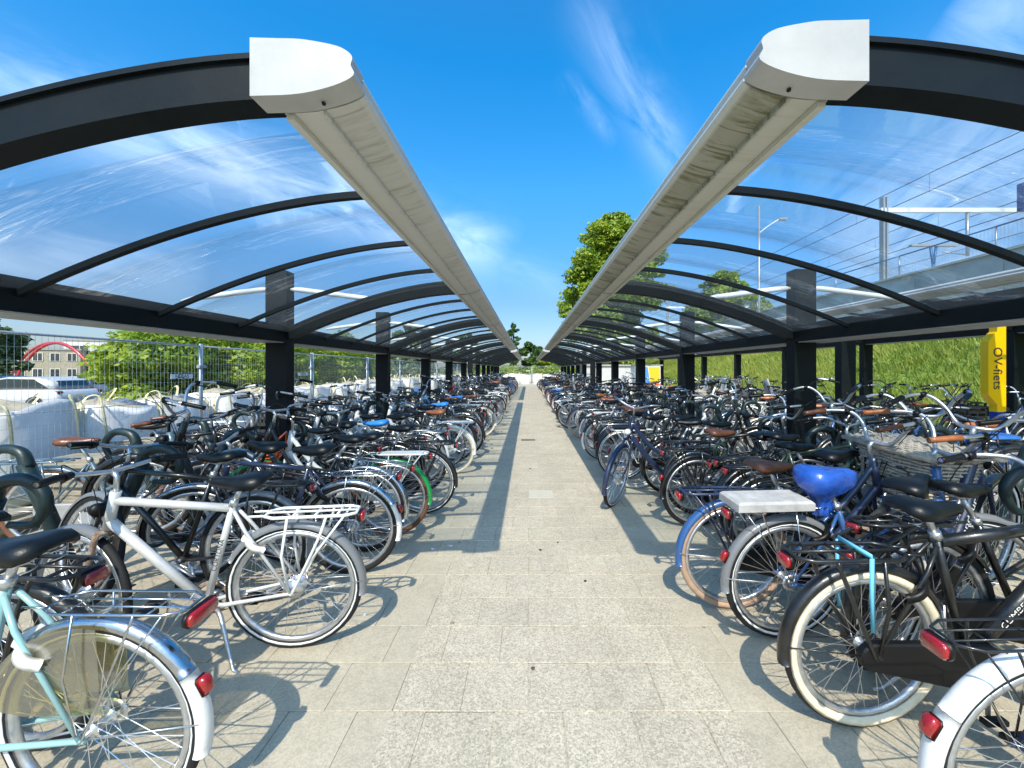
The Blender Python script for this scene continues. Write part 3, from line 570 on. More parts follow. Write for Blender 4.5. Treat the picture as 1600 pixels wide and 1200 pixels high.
# ------------------------------------------------------------------ vegetation
def foliage(name, blobs, n, size, mat, parent=None, seed=1, shell=.55, flat=.6, mtx=None, kind=None):
    rng = np.random.RandomState(seed); vol = np.array([b[3]*b[4]+b[4]*b[5]+b[3]*b[5] for b in blobs]); cnt = (n*vol/vol.sum()).astype(int); Vs = []; Ts = []
    for b, c in zip(blobs, cnt):
        if c < 1: continue
        d = rng.normal(size=(c, 3)); d /= np.linalg.norm(d, axis=1)[:, None]; r = shell+(1-shell)*rng.uniform(0, 1, c)**.5
        r *= 1+.16*np.sin(d[:, 0]*5+b[0]*3)*np.sin(d[:, 1]*5.3+b[1])+.12*np.sin(d[:, 2]*9+b[2]*2)
        P = np.array(b[:3])+d*r[:, None]*np.array(b[3:6])
        nrm = d*.6+rng.normal(size=(c, 3))*.55+np.array([0, 0, flat]); nrm /= np.linalg.norm(nrm, axis=1)[:, None]
        a = np.cross(nrm, rng.normal(size=(c, 3))); a /= np.linalg.norm(a, axis=1)[:, None]; e = np.cross(nrm, a); s = size*rng.uniform(.55, 1.35, c)[:, None]
        Q = np.stack([P-a*s, P+e*s*.55, P+a*s, P-e*s*.55], 1); Vs.append(Q.reshape(-1, 3)); Ts.append(np.clip(rng.normal(.45, .25, c)+.18*np.sin(P[:, 0]*2+P[:, 1]*1.3)*1, 0, 1))
    return obj(name, np_mesh(name, np.concatenate(Vs), 4, np.concatenate(Ts)), mat, parent, mtx)
def tree(name, label, x, y, h, rx, ry, z0, n, size, mat, seed, group=None, nb=40, trunk_r=.25, base=-.03, bs=(.13, .27)):
    rnd = random.Random(seed); t = thing(name, label, 'tree', T3(x, y, base), group)
    m = MB(); m.tube(catmull([(0, 0, 0), (.1*rx*.2, 0, z0*.5), (0, .1, z0), (-.05, 0, h*.8)], 4), [trunk_r*(1-.85*i/12) for i in range(13)], 8)
    blobs = []
    for i in range(nb):
        a = rnd.uniform(0, 6.283); u = rnd.uniform(0, 1); z = z0+(h-z0)*u; prof = math.sin(math.pi*min(1, .12+.86*u))**.7; q = rnd.uniform(.25, 1.0)*prof
        bx, by = rx*q*math.cos(a), ry*q*math.sin(a); s_ = rnd.uniform(*bs)*min(rx, ry)*(.7+.5*prof); blobs.append((bx, by, z-s_*.4, s_*1.15, s_*1.15, s_*.8))
        if i % 3 == 0: m.tube(catmull([(0, 0, z0*.6+(z-z0)*.4), (bx*.5, by*.5, z-s_), (bx, by, z)], 3), [trunk_r*.35, trunk_r*.3, trunk_r*.26, trunk_r*.22, trunk_r*.16, trunk_r*.1, trunk_r*.04], 5)
    obj('trunk', m, M['bark'], t); foliage('crown', blobs, n, size, mat, t, seed, .35)
tree('leafy_tree', 'large bright green tree rising behind the right shelter roof', 7.3, 36, 15.2, 4.9, 4.6, 2.6, 80000, .16, M['leaf'], 3, nb=230, trunk_r=.32, bs=(.08, .19))
tree('leafy_tree', 'broad pale tree behind the railway bank, seen through the right roof', 17.0, 36, 10.2, 3.4, 3.4, 3, 22000, .15, M['leaf'], 4, nb=90, trunk_r=.25, bs=(.09, .2))
tree('poplar_tree', 'slim dark tree peeping over the end of the left gutter', -2.2, 58, 8.2, 1.2, 1.2, 2, 7000, .12, M['leafdark'], 5, nb=60, trunk_r=.12)
tree('leafy_tree', 'round dark green tree closing the view at the lane end', .4, 62, 6.0, 2.6, 2.4, 1, 14000, .18, M['leafdark'], 6, nb=30, trunk_r=.16)
tree('leafy_tree', 'pale green tree right of the round dark one at lane end', 3.7, 60, 5.6, 2.2, 2, 1, 9000, .18, M['leaf'], 7, nb=26, trunk_r=.14)
tree('leafy_tree', 'grey green tree at the far left edge above the cars', -34.6, 26, 5.3, 1.9, 2.0, 1.2, 12000, .17, M['leafgrey'], 8, nb=34, trunk_r=.22, base=-.3)
tree('leafy_tree', 'far green tree beyond the left hedge and the orange roofed house', -15, 52, 7.5, 3.6, 3.2, 1.5, 14000, .2, M['leafgrey'], 9, nb=34)
tree('leafy_tree', 'second far green tree behind the left shelter, nearer the lane', -9, 58, 6.8, 3.2, 3, 1.4, 12000, .2, M['leafdark'], 10, nb=30)
def hedge(label, x0, x1, y0, y1, h, n, seed, mat, blossom=0, cat='hedge', name='hedge', sz=.09):
    rnd = random.Random(seed); t = thing(name, label, cat, T3((x0+x1)/2, (y0+y1)/2, ground_z((x0+x1)/2))); blobs = []
    L_ = y1-y0; W_ = x1-x0
    N = int(max(10, L_*W_*.9))
    for i in range(N):
        x, y = rnd.uniform(-.5, .5)*W_, rnd.uniform(-.5, .5)*L_; e = min(1, min(L_/2-abs(y), 3.2)/1.1+.3); hh = h*e*rnd.uniform(.72, 1.05)*(1-.12*abs(2*x/W_)); s_ = rnd.uniform(.55, 1.0)
        blobs.append((x, y, max(.2, hh-s_*.7), s_*1.1, s_*1.1, s_*.75))
        for zz in np.arange(.3, max(.3, hh-.9), .6): blobs.append((x+rnd.uniform(-.3, .3), y+rnd.uniform(-.3, .3), zz, .6, .6, .5))
    st = MB()
    for i in range(0, N, 3): b = blobs[i % len(blobs)]; st.tube([(b[0]*.7, b[1], 0), (b[0], b[1], b[2])], [.03, .012], 5)
    obj('stem', st, M['bark'], t); foliage('foliage', blobs, n, sz, mat, t, seed, .5)
    if blossom:
        fb = []
        for i in range(blossom):
            b = rnd.choice(blobs); a = rnd.uniform(0, 6.28); fb.append((b[0]+b[3]*.8*math.cos(a), b[1]+b[4]*.8*math.sin(a), b[2]+b[5]*.8, .13, .13, .035))
        setp(foliage('blossom', fb, blossom*34, .022, M['blossom'], t, seed+1, .1, 1.5), kind='stuff')
hedge('bright green hedge with creamy elder blossom behind the white bags', -9.7, -7.9, 9.2, 23, 3.2, 165000, 21, M['leaf'], 130, sz=.07)
hedge('low hedge across the far end of the lane behind the bags', -9, 9, 47.5, 51, 2.2, 26000, 22, M['leaf'], 20, sz=.13)
hedge('far hedge behind the fence beside the orange roofed house', -11, -8.5, 27, 44, 2.2, 20000, 23, M['leafgrey'], 0, sz=.12)

# ------------------------------------------------------------------ far buildings, arches, cars
def building(name, label, cat, x, y, w, d, h, rz, wallm, floors, cols, win=(1.2, 1.3), roof=None, z=-.3, ledge=True):
    t = thing(name, label, cat, T3(x, y, z) @ Matrix.Rotation(rz, 4, 'Z'))
    obj('wall', MB().box((-w/2, -d/2, 0), (w/2, d/2, h)), wallm, t)
    if roof == 'hip':
        m = MB(); e = .4; m.add([(-w/2-e, -d/2-e, h), (w/2+e, -d/2-e, h), (w/2+e, d/2+e, h), (-w/2-e, d/2+e, h), (-w*.2, 0, h+1.1), (w*.2, 0, h+1.1)], [(0, 1, 5, 4), (1, 2, 5), (2, 3, 4, 5), (3, 0, 4), (3, 2, 1, 0)], 0, False); obj('roof', m, M['rooftile'], t)
    else: obj('roof', MB().box((-w/2-.15, -d/2-.15, h), (w/2+.15, d/2+.15, h+.25)), M['concrete'], t)
    fh = h/floors
    gm = cached(('pane', win), lambda: MB().box((-win[0]/2+.06, -.03, -win[1]/2+.06), (win[0]/2-.06, -.01, win[1]/2-.06)))
    def frm():
        m = MB(); a, b = win[0]/2, win[1]/2
        for lo, hi in (((-a, -.06, -b), (-a+.07, .02, b)), ((a-.07, -.06, -b), (a, .02, b)), ((-a+.07, -.06, b-.07), (a-.07, .02, b)), ((-a+.07, -.06, -b), (a-.07, .02, -b+.07)), ((-.03, -.055, -b+.07), (.03, .01, b-.07))): m.box(lo, hi)
        return m
    fm = cached(('window', win), frm)
    for f in range(floors):
        for c in range(cols):
            o = obj('window', fm, M['whiteplastic'], t, T3(-w/2+w*(c+.5)/cols, -d/2-.02, f*fh+fh*.55)); obj('pane', gm, M['window'], o)
    return t
building('apartment_block', 'white clad apartment block with dark windows beyond the hedge', 'building', -71, 74, 15, 9, 6.6, R_(28), M['plaster'], 2, 4, (2.2, 1.5))
building('terraced_house', 'row of beige brick houses behind the red arches', 'building', -78.5, 66, 11, 8, 4.9, R_(32), M['brick'], 2, 6, (1.1, 1.3))
building('small_house', 'small beige house with orange tiled roof behind the fence', 'building', -17.6, 54, 4.2, 4, 2.6, R_(10), M['brick'], 1, 2, (1.1, 1.1), 'hip')
def arches():
    for (x0, x1, y0, y1, h, lab) in ((-53.5, -39.6, 42, 38, 4.15, 'wider of the two crossing red steel arches beyond the cars'), (-46, -38.2, 36.5, 36.5, 3.9, 'narrower steeper red steel arch crossing the wide one')):
        pts = [(x0+(x1-x0)*i/24, y0+(y1-y0)*i/24, -.3+(h+.3)*(1-(2*i/24-1)**2)**.8) for i in range(25)]
        o = obj('arch', MB().tube(pts, .12, 10), M['archred']); setp(o, lab, 'arch', 'red arches beyond the road')
arches()
def car(label, x, y, rz, paintm, van=False):
    t = thing('parked_car', label, 'van' if van else 'car', T3(x, y, -.296) @ Matrix.Rotation(rz, 4, 'Z'), 'cars on the road behind the fence')
    if van: low = [(-2.35, .35), (2.3, .32), (2.4, .6), (2.35, .95), (1.5, 1.12), (-2.3, 1.12), (-2.42, .8)]; top = [(1.5, 1.12), (.75, 1.74), (.3, 1.84), (-1.9, 1.84), (-2.25, 1.72), (-2.33, 1.12)]; gl = [(1.28, 1.16), (.68, 1.68), (-1.95, 1.70), (-2.2, 1.16)]
    else: low = [(-2.15, .36), (2.1, .33), (2.22, .55), (2.16, .85), (1.2, 1.0), (-2.0, 1.02), (-2.2, .9), (-2.25, .6)]; top = [(1.2, 1.0), (.45, 1.42), (-.1, 1.52), (-1.2, 1.5), (-1.75, 1.38), (-2.05, 1.02)]; gl = [(1.0, 1.03), (.42, 1.36), (-.1, 1.44), (-1.2, 1.42), (-1.78, 1.05)]
    b = MB(); cx = -.02
    def sl(poly, ys):
        zc = sum(p[1] for p in poly)/len(poly); secs = []
        for yy, k in ys: secs.append([((px_-cx)*k[0]+cx, yy, zc+(pz-zc)*k[1]) for px_, pz in poly])
        b.loft(secs, smooth=True)
    sl(low, [(-.91, (.94, .78)), (-.86, (.985, .95)), (-.7, (1, 1)), (.7, (1, 1)), (.86, (.985, .95)), (.91, (.94, .78))])
    sl(top, [(-.80, (.97, .9)), (-.66, (1, 1)), (.66, (1, 1)), (.80, (.97, .9))])
    obj('body', b, paintm, t)
    for s_ in (-1, 1):
        secs = [[(p[0], s_*(.795+.012), p[1]) for p in gl]]; m = MB(); m.prism(gl, s_*.80-.012, s_*.80+.012); obj('window', m, M['window'], t)
        for wx in (-1.35, 1.38):
            ty = obj('wheel', cached(('car_tyre',), lambda: MB().ring((0, 0, 0), [(.21, -.1), (.31, -.1), (.335, -.07), (.335, .07), (.31, .1), (.21, .1)], 28)), M['rubber'], t, T3(wx, s_*.82, .335))
            def rim():
                m = MB().ring((0, 0, 0), [(.2, -.09), (.215, -.09), (.215, .09), (.2, .09)], 24)
                for i in range(5): a = i*2*math.pi/5; m.tube([(.03*math.cos(a), 0, .03*math.sin(a)), (.205*math.cos(a), 0, .205*math.sin(a))], [.05, .03], 6, flat=(1.2, .5))
                return m
            obj('rim', cached(('car_rim',), rim), M['alu'], ty, T3(0, s_*.05, 0)); obj('wheel_arch', cached(('arch_liner',), lambda: MB().ring((0, 0, 0), [(.335, -.02), (.40, -.02), (.40, .02), (.335, .02)], 20, a0=0, a1=math.pi)), M['plastic'], t, T3(wx, s_*.905, .335))
        obj('tail_light', MB().box((-2.21, s_*.76-.09, .84), (-2.06, s_*.76+.09, .95), 0, .02), M['redlens'], t); obj('headlight', MB().box((2.03, s_*.72-.12, .72), (2.18, s_*.72+.12, .82), 0, .02), M['clear'], t)
    obj('rear_window', MB().add([(-1.93, -.6, 1.10), (-1.93, .6, 1.10), (-1.80, .55, 1.36), (-1.80, -.55, 1.36), (-1.98, -.6, 1.10), (-1.98, .6, 1.10), (-1.85, .55, 1.36), (-1.85, -.55, 1.36)], [(0, 1, 2, 3), (7, 6, 5, 4), (0, 4, 5, 1), (1, 5, 6, 2), (2, 6, 7, 3), (3, 7, 4, 0)], 0, False) if not van else MB().box((-2.37, -.6, 1.2), (-2.33, .6, 1.62)), M['window'], t)
car('silver hatchback passing behind the fence at the far left', -21.0, 17.2, math.pi, M['carsilver']); car('dark grey van behind the silver hatchback', -19.9, 20.4, math.pi, M['cargrey'], True); car('dark blue car far left, mostly hidden behind the silver hatchback', -27.5, 20.6, math.pi, M['navy'])
def lamp(x, y, h, label, arm=False, z=-.3):
    t = thing('street_lamp', label, 'street lamp', T3(x, y, z)); obj('pole', MB().tube([(0, 0, 0), (0, 0, h)], [.09, .06], 8), M['zinc'], t)
    if arm:
        obj('arm', MB().tube(catmull([(0, 0, h-1.6), (.5, 0, h-1.2), (1.2, 0, h-.75)], 4), .035, 6), M['whitesteel'], t); obj('lamp_head', MB().box((1.15, -.12, h-.82), (1.6, .12, h-.70), 0, .03), M['greyplastic'], t)
    else: obj('lamp_head', MB().box((-.12, -.12, h), (.3, .12, h+.1), 0, .03), M['greyplastic'], t)
lamp(-38.5, 40, 5.6, 'thin grey street lamp above the white apartment block'); lamp(13.5, 24, 11.1, 'tall lamp pole with a bent arm seen through the right roof', True, 0)
def info_post():
    t = thing('street_sign', 'blue street sign in front of the beige houses', 'sign', T3(-43.2, 34, -.3)); obj('pole', MB().tube([(0, 0, 0), (0, 0, 2.9)], .04, 6), M['zinc'], t); obj('sign_panel', MB().box((-.45, -.07, 1.9), (.45, -.045, 2.7)), pmat('road_sign_blue', (.02, .2, .6), .4), t, Matrix.Rotation(R_(45), 4, 'Z'))
info_post()

# ------------------------------------------------------------------ railway on the bank
def railway():
    b = MB(); b.box((15.1, -12, 2.2), (30, 92, 5.25)); b.box((15.0, -12, 5.255), (15.9, 92, 5.33)); setp(obj('platform', b, M['palewall']), kind='structure')
    for k in range(18): obj('wall_panel', cached(('wall_panel',), lambda: MB().box((-.03, .02, 2.3), (0, 2.96, 5.1), 0, .01)), M['palewall'], bpy.data.objects['platform'], T3(15.1, -2+3*k, 0))
    for k in range(12):
        y0 = 3+k*3.6; t = thing('platform_railing', f'{ORD[k]} blue topped railing section from the camera on the platform edge', 'railing', T3(15.75, y0, 5.33), 'railing sections along the platform')
        def fr():
            m = MB(); m.tube([(0, 0, 0), (0, 0, 1.0)], .03, 6)
            m.tube([(0, 0, .55), (0, 3.6, .55)], .014, 5); return m
        def wires():
            m = MB()
            for i in range(1, 30): m.tube([(0, i*.12, .1), (0, i*.12, .98)], .004, 3, smooth=False)
            return m
        obj('post', cached(('rail_frame',), fr), M['zinc'], t); obj('handrail', cached(('handrail',), lambda: MB().tube([(0, 0, 1.0), (0, 3.6, 1.0)], .028, 8).tube([(0, 0, .12), (0, 3.6, .12)], .022, 6)), M['bluepipe'], t); setp(obj('bars', cached(('rail_bars',), wires), M['zinc'], t), kind='stuff')
    for k, y in enumerate((19.6, 50)):
        t = thing('catenary_mast', ['nearer catenary mast with white crossbeam above the right roof', 'farther catenary mast along the railway'][k], 'mast', T3(17, y, 5.25), 'catenary masts')
        obj('pole', MB().box((-.12, -.12, 0), (-.04, .12, 4.5)).box((.04, -.12, 0), (.12, .12, 4.5)).box((-.04, -.015, 0), (.04, .015, 4.5)), M['zinc'], t)
        obj('crossbeam', MB().box((-.2, -.1, 3.78), (11, .1, 3.98), 0, .02), M['whitesteel'], t)
        for x in (4.0, 8.0): obj('dropper', MB().tube([(x, 0, 3.78), (x, 0, 1.7)], .07, 8).tube([(x, 0, 1.75), (x-1.2, 0, 1.9)], .03, 6).tube([(x, 0, 2.4), (x-1.2, 0, 1.9)], .02, 6), M['zinc'], t)
    for k, (x, z) in enumerate(((18, 10.4), (18, 9.55), (22.5, 10.3), (22.5, 9.3), (21, 8.3))):
        pts = []
        for i in range(41):
            y = -30+i*3.2; ph = ((y-19.6) % 30.4)/30.4; sag = (.35 if k in (0, 2) else .05)*4*ph*(1-ph); pts.append((x, y, z-sag))
        o = obj('overhead_wire', MB().tube(pts, .018, 4), M['plastic']); setp(o, ['upper overhead wire nearest the bank', 'lower overhead wire nearest the bank', 'upper overhead wire on the far track', 'lower overhead wire on the far track', 'lowest overhead wire beyond the mast'][k], 'wire', 'overhead wires above the railway')
        if k in (0, 2):
            m = MB()
            for i in range(14):
                y = 2+i*4.1; ph = ((y-19.6) % 30.4)/30.4; m.tube([(x, y, z-.35*4*ph*(1-ph)), (x, y, z-.95)], .006, 3)
            obj('wire_dropper', m, M['plastic'], o)
    t = thing('platform_light', 'double armed platform light with a flat top bar', 'light', T3(16.5, 16.7, 5.25)); obj('pole', MB().tube([(0, 0, 0), (0, 0, .55)], .06, 8).tube([(0, 0, .5), (-.12, 0, 1.28)], .05, 6).tube([(0, 0, .5), (.12, 0, 1.28)], .05, 6), M['bluepipe'], t); obj('lamp_head', MB().box((-.95, -.08, 1.28), (.95, .08, 1.36), 0, .02), M['greyplastic'], t)
    t = thing('platform_sign', 'dark blue box sign hanging over the platform at the right edge', 'sign', T3(21, 17.0, 8.1)); obj('sign_box', MB().box((-.6, -.12, 0), (1.8, .12, 1.15), 0, .02), M['signbox'], t); obj('hanger', MB().tube([(0, 0, 1.15), (0, 0, 1.6)], .03, 6), M['zinc'], t)
    t = thing('storage_shed', 'low white corrugated shed beyond the right hand bicycles', 'shed', T3(5.6, 24.5, -.006))
    m = MB(); w, h = 4.6, 1.75; poly = []
    for i in range(93): x = -w/2+i*.05; poly.append((x, -.012 if i % 2 else .012))
    m.add([(x, y_, 0) for x, y_ in poly]+[(x, y_, h) for x, y_ in poly], [(i, i+1, 93+i+1, 93+i) for i in range(92)], 0, False); m.box((-w/2, .02, 0), (w/2, 2.4, h-.01)); obj('wall', m, M['corr'], t)
    obj('roof', MB().box((-w/2-.1, -.12, h), (w/2+.1, 2.5, h+.07)), M['capwhite'], t); obj('door', MB().box((w/2+.003, .3, .05), (w/2+.04, 2.0, h-.15)), M['frameblack'], t)
    t = thing('poster_board', 'colourful poster board with yellow and blue shapes beside the shed', 'poster', T3(4.7, 16.2, -.006)); obj('board', MB().box((-.5, -.03, .35), (.5, .03, 1.65)), M['whiteplastic'], t)
    obj('print', MB().add([(-.48, -.034, 1.05), (.1, -.034, .9), (.0, -.034, 1.62), (-.48, -.034, 1.62)], [(0, 1, 2, 3)], 0, False), M['skyblue'], t); obj('print', MB().add([(.12, -.034, .9), (.48, -.034, 1.0), (.48, -.034, 1.62), (.02, -.034, 1.62)], [(0, 1, 2, 3)], 0, False), M['yellow'], t); obj('print', MB().add([(-.48, -.034, .38), (.48, -.034, .38), (.48, -.034, .95), (-.3, -.034, 1.0)], [(0, 1, 2, 3)], 0, False), M['orange'], t)
    for x in (-.45, .45): obj('leg', MB().tube([(x, 0, 0), (x, 0, .35)], .02, 6), M['zinc'], t)
railway()

# ------------------------------------------------------------------ bicycles
RW = .345                                       # wheel radius incl. tyre
KIN = {  # frame key points in bike space: x forward from the rear hub, z up
 'diamond': dict(L=1.06, BB=(.44, 0, .285), ST=(.285, 0, .81), HT=(.83, 0, .87), HB=(.865, 0, .735), seat=.955),
 'step':    dict(L=1.10, BB=(.46, 0, .285), ST=(.285, 0, .74), HT=(.86, 0, .93), HB=(.90, 0, .76), seat=.93),
 'swan':    dict(L=1.12, BB=(.47, 0, .285), ST=(.275, 0, .76), HT=(.86, 0, .95), HB=(.91, 0, .77), seat=.92)}
def P(*a): return Vector(a)
def tyre_mesh(band, w):
    m = MB(); n = 36; pr = []
    for j in range(8):
        a = 2*math.pi*j/8; pr.append((RW-w/2+w/2*math.cos(a), w/2*math.sin(a)))
    m.ring((0, 0, 0), pr, n)
    if band == 'wall':
        for s_ in (-1, 1): m.ring((0, 0, 0), [(RW-w*.26, s_*(w*.42)), (RW-w*.5, s_*(w*.512)), (RW-w*.72, s_*(w*.48)), (RW-w*.93, s_*(w*.30)), (RW-w*.93, s_*(w*.2)), (RW-w*.5, s_*(w*.44))], n, 1)
    elif band:
        for s_ in (-1, 1): m.ring((0, 0, 0), [(RW-w*.80, s_*(w*.40)), (RW-w*.58, s_*(w*.515)), (RW-w*.58, s_*(w*.49)), (RW-w*.80, s_*(w*.37))], n, 1)
    return m
def rim_mesh(w): return MB().ring((0, 0, 0), [(RW-w*.92, -.012), (RW-w*.92-.020, -.0135), (RW-w*.92-.028, 0), (RW-w*.92-.020, .0135), (RW-w*.92, .012)], 36)
def spokes_mesh(hub_r, w):
    m = MB(); m.ring((0, 0, 0), [(.0, -.055), (.007, -.055), (.008, -.032), (hub_r, -.030), (hub_r, -.026), (hub_r*.62, -.024), (hub_r*.62, .024), (hub_r, .026), (hub_r, .030), (.008, .032), (.007, .055), (0, .055)], 14, closedprof=False)
    N = 32; ro = RW-w*.92-.024
    for i in range(N):
        a = 2*math.pi*i/N; s_ = 1 if i % 2 else -1; tw = (1 if (i//2) % 2 else -1)*1.05; b = a+tw*(.9 if hub_r < .03 else .7)
        m.tube([(hub_r*.95*math.cos(b), s_*.028, hub_r*.95*math.sin(b)), (ro*math.cos(a), s_*.004, ro*math.sin(a))], .00125, 3, smooth=False)
    m.tube([(ro, 0, 0), (ro-.045, 0, 0)], .003, 4)
    return m
def fender_mesh(a0, a1, w=.056, n=22):
    rf = RW+.012; pr = []
    prof = [(-w/2, -.020), (-w*.47, -.006), (-w*.28, .006), (0, .010), (w*.28, .006), (w*.47, -.006), (w/2, -.020)]
    outer = [(rf+dz, y) for y, dz in prof]; inner = [(rf+dz-.002, y*.965) for y, dz in reversed(prof)]
    return MB().ring((0, 0, 0), outer+inner, n, 0, True, R_(a0), R_(a1))
def stay_mesh(ang, w=.055):
    m = MB(); r = RW+.004; a = R_(ang)
    for s_ in (-1, 1): m.tube([(0, s_*.062, 0), (r*math.cos(a), s_*w/2, r*math.sin(a))], .0027, 5)
    return m
def frame_mesh(kind, fat):
    k = KIN[kind]; m = MB(); BB, ST, HT, HB = (P(*k[q]) for q in ('BB', 'ST', 'HT', 'HB')); hub = P(0, 0, RW); t = .0165*fat
    dirh = (HT-HB).normalized(); m.tube([HB-dirh*.03, HT+dirh*.03], .021*fat**.5, 10)
    m.tube([BB-P(0, 0, 0), ST+(ST-BB).normalized()*.02], .0165, 10)
    m.tube([BB+P(0, -.035, 0), BB+P(0, .035, 0)], .024, 10)
    for s_ in (-1, 1):
        m.tube([BB+P(-.02, s_*.02, 0), BB+P(-.12, s_*.045, .01), hub+P(.03, s_*.062, -.005), hub+P(-.02, s_*.064, 0)], [.011, .011, .0085, .008], 7)
        m.tube([ST+P(-.01, s_*.017, -.03), ST+P(-.07, s_*.04, -.13), hub+P(.0, s_*.064, .0)], [.009, .009, .0075], 7)
    if kind == 'diamond':
        m.tube([HT-dirh*.02, ST+P(.01, 0, -.02)], t, 10); m.tube([HB+dirh*.015, BB], t*1.15, 10)
    elif kind == 'step':
        m.tube(catmull([HB+dirh*.02, P(.68, 0, .50), BB+P(.03, 0, .02)], 6), t*1.12, 10); m.tube(catmull([HT-dirh*.02, P(.66, 0, .64), BB+(ST-BB)*.42], 6), t*.9, 10)
    else:
        m.tube(catmull([HB+dirh*.06, P(.76, 0, .55), P(.62, 0, .36), BB+P(.03, 0, .01)], 6), t*1.25, 10); m.tube(catmull([BB+P(.12, 0, .08), BB+(ST-BB)*.30+P(.05, 0, 0), BB+(ST-BB)*.5], 4), t*.7, 8)
    return m
def fork_mesh(kind, crown=True):
    k = KIN[kind]; m = MB(); HT, HB = P(*k['HT']), P(*k['HB']); L = k['L']; hub = P(L, 0, RW); dh = (HT-HB).normalized()
    cr = HB-dh*.045; m.tube([HB, cr], .016, 8); m.tube([cr+P(0, -.045, 0), cr+P(0, .045, 0)], .014, 8)
    za = .47; ax = cr - dh*((cr.z-za)/dh.z)
    for s_ in (-1, 1):
        m.tube(catmull([cr+P(0, s_*.045, 0), cr.lerp(ax, .55)+P(0, s_*.052, 0), ax+P(.004, s_*.056, 0), ax.lerp(hub, .6)+P(-.006, s_*.058, 0), hub+P(0, s_*.058, 0)], 3), [.0135, .0135, .013, .0125, .012, .0115, .011, .0105, .01, .0095, .009, .0085, .008], 7)
    return m
def bar_geo(kind, typ):
    k = KIN[kind]; HT, HB = P(*k['HT']), P(*k['HB']); dh = (HT-HB).normalized(); top = HT+dh*(.03 if True else 0)
    rise = {'flat': .10, 'swept': .12, 'high': .10, 'long': .10}[typ]; C = top+dh*rise+P(.045 if typ != 'high' else .02, 0, 0)
    pts = {'flat': [(0, 0, 0), (0, .09, .01), (-.015, .2, .025), (-.06, .31, .02)], 'swept': [(0, 0, 0), (.035, .10, .035), (.035, .19, .075), (-.05, .265, .075), (-.14, .285, .06), (-.22, .29, .05)],
           'high': [(0, 0, 0), (.04, .08, .0), (.06, .15, .09), (.04, .22, .15), (-.06, .275, .155), (-.23, .29, .13)], 'long': [(0, 0, 0), (.01, .12, .01), (-.01, .25, .02), (-.06, .33, .015), (-.2, .36, -.0)]}[typ]
    half = catmull([C+P(*p) for p in pts], 5); return top, C, half
def bar_mesh(kind, typ):
    top, C, half = bar_geo(kind, typ); m = MB(); m.tube([top-P(0, 0, .02), top+(C-top)*.75-P(.02, 0, 0), C], [.0125, .0125, .015], 8)
    mir = [P(p.x, -p.y, p.z) for p in half[1:]][::-1]; m.tube(mir+half, .0112, 8)
    return m
def grip_mesh(kind, typ, s_):
    _, C, h = bar_geo(kind, typ); pts = [P(p.x, s_*p.y, p.z) for p in h]; tot = 0; sel = [pts[-1]]
    for a, b in zip(pts[::-1], pts[::-1][1:]):
        tot += (a-b).length; sel.append(b)
        if tot > .115: break
    return MB().tube(sel, [.0165]+[.0158]*(len(sel)-2)+[.0172], 8)
def lever_mesh(kind, typ):
    _, C, h = bar_geo(kind, typ); m = MB()
    for s_ in (-1, 1):
        i = int(len(h)*.62); a = P(h[i].x, s_*h[i].y, h[i].z); e = P(h[-1].x, s_*h[-1].y, h[-1].z); d = (e-a).normalized()
        m.tube([a+P(.02, 0, -.01), a+P(.035, 0, -.02)+d*.03, a+P(.035, 0, -.025)+d*.11], [.007, .0055, .005], 5); m.tube([a-d*.015, a+d*.02], .017, 7)
        m.tube(catmull([a+P(.03, 0, 0), a+P(.12, -s_*.05, .03), P(C.x+.10, s_*.03, C.z-.06), P(C.x+.04, s_*.02, C.z-.26)], 5), .0026, 4)
    return m
def saddle_mesh(kind):
    k = KIN[kind]; ST, BB = P(*k['ST']), P(*k['BB']); d = (ST-BB).normalized(); z = k['seat']; x0 = ST.x+d.x/d.z*(z-ST.z); m = MB(); secs = []
    for (dx, w, top, dep) in ((-.135, .045, -.004, .02), (-.125, .072, .008, .04), (-.095, .086, .014, .058), (-.05, .085, .012, .060), (0, .064, .002, .055), (.05, .040, -.004, .05), (.10, .027, -.002, .042), (.13, .021, -.006, .034), (.148, .010, -.014, .016)):
        sec = []
        for (a, b) in ((-1, -1), (-1.04, -.55), (-.86, -.12), (-.45, .06), (0, .0), (.45, .06), (.86, -.12), (1.04, -.55), (1, -1), (.5, -.72), (-.5, -.72)):
            sec.append((x0+dx, a*w, z+top+b*dep+(0 if b > -.2 else 0)))
        secs.append(sec)
    return m.loft(secs)
def cover_mesh(kind):
    k = KIN[kind]; ST, BB = P(*k['ST']), P(*k['BB']); d = (ST-BB).normalized(); z = k['seat']; x0 = ST.x+d.x/d.z*(z-ST.z); r4 = random.Random(9)
    half = [(-.150, .0), (-.145, .05), (-.12, .088), (-.07, .098), (-.02, .085), (.03, .06), (.08, .042), (.13, .03), (.158, .012)]; plan = half+[(x, -y) for x, y in half[::-1][:-1]]
    secs = []
    for zz, f, w_ in ((.030, .35, 0), (.030, .78, .002), (.016, 1.02, .004), (-.02, 1.09, .007), (-.06, 1.0, .012), (-.10, .72, .014), (-.14, .36, .010), (-.19, .30, .012), (-.22, .42, .016)):
        secs.append([(x0+(x+.02)*f-.02+w_*math.sin(i*2.1+zz*30), y*f+w_*math.sin(i*2.7+zz*40), z+zz+(.012 if x < -.08 and zz > 0 else 0)+w_*.6*math.sin(i*1.9)) for i, (x, y) in enumerate(plan)])
    return MB().loft(secs)
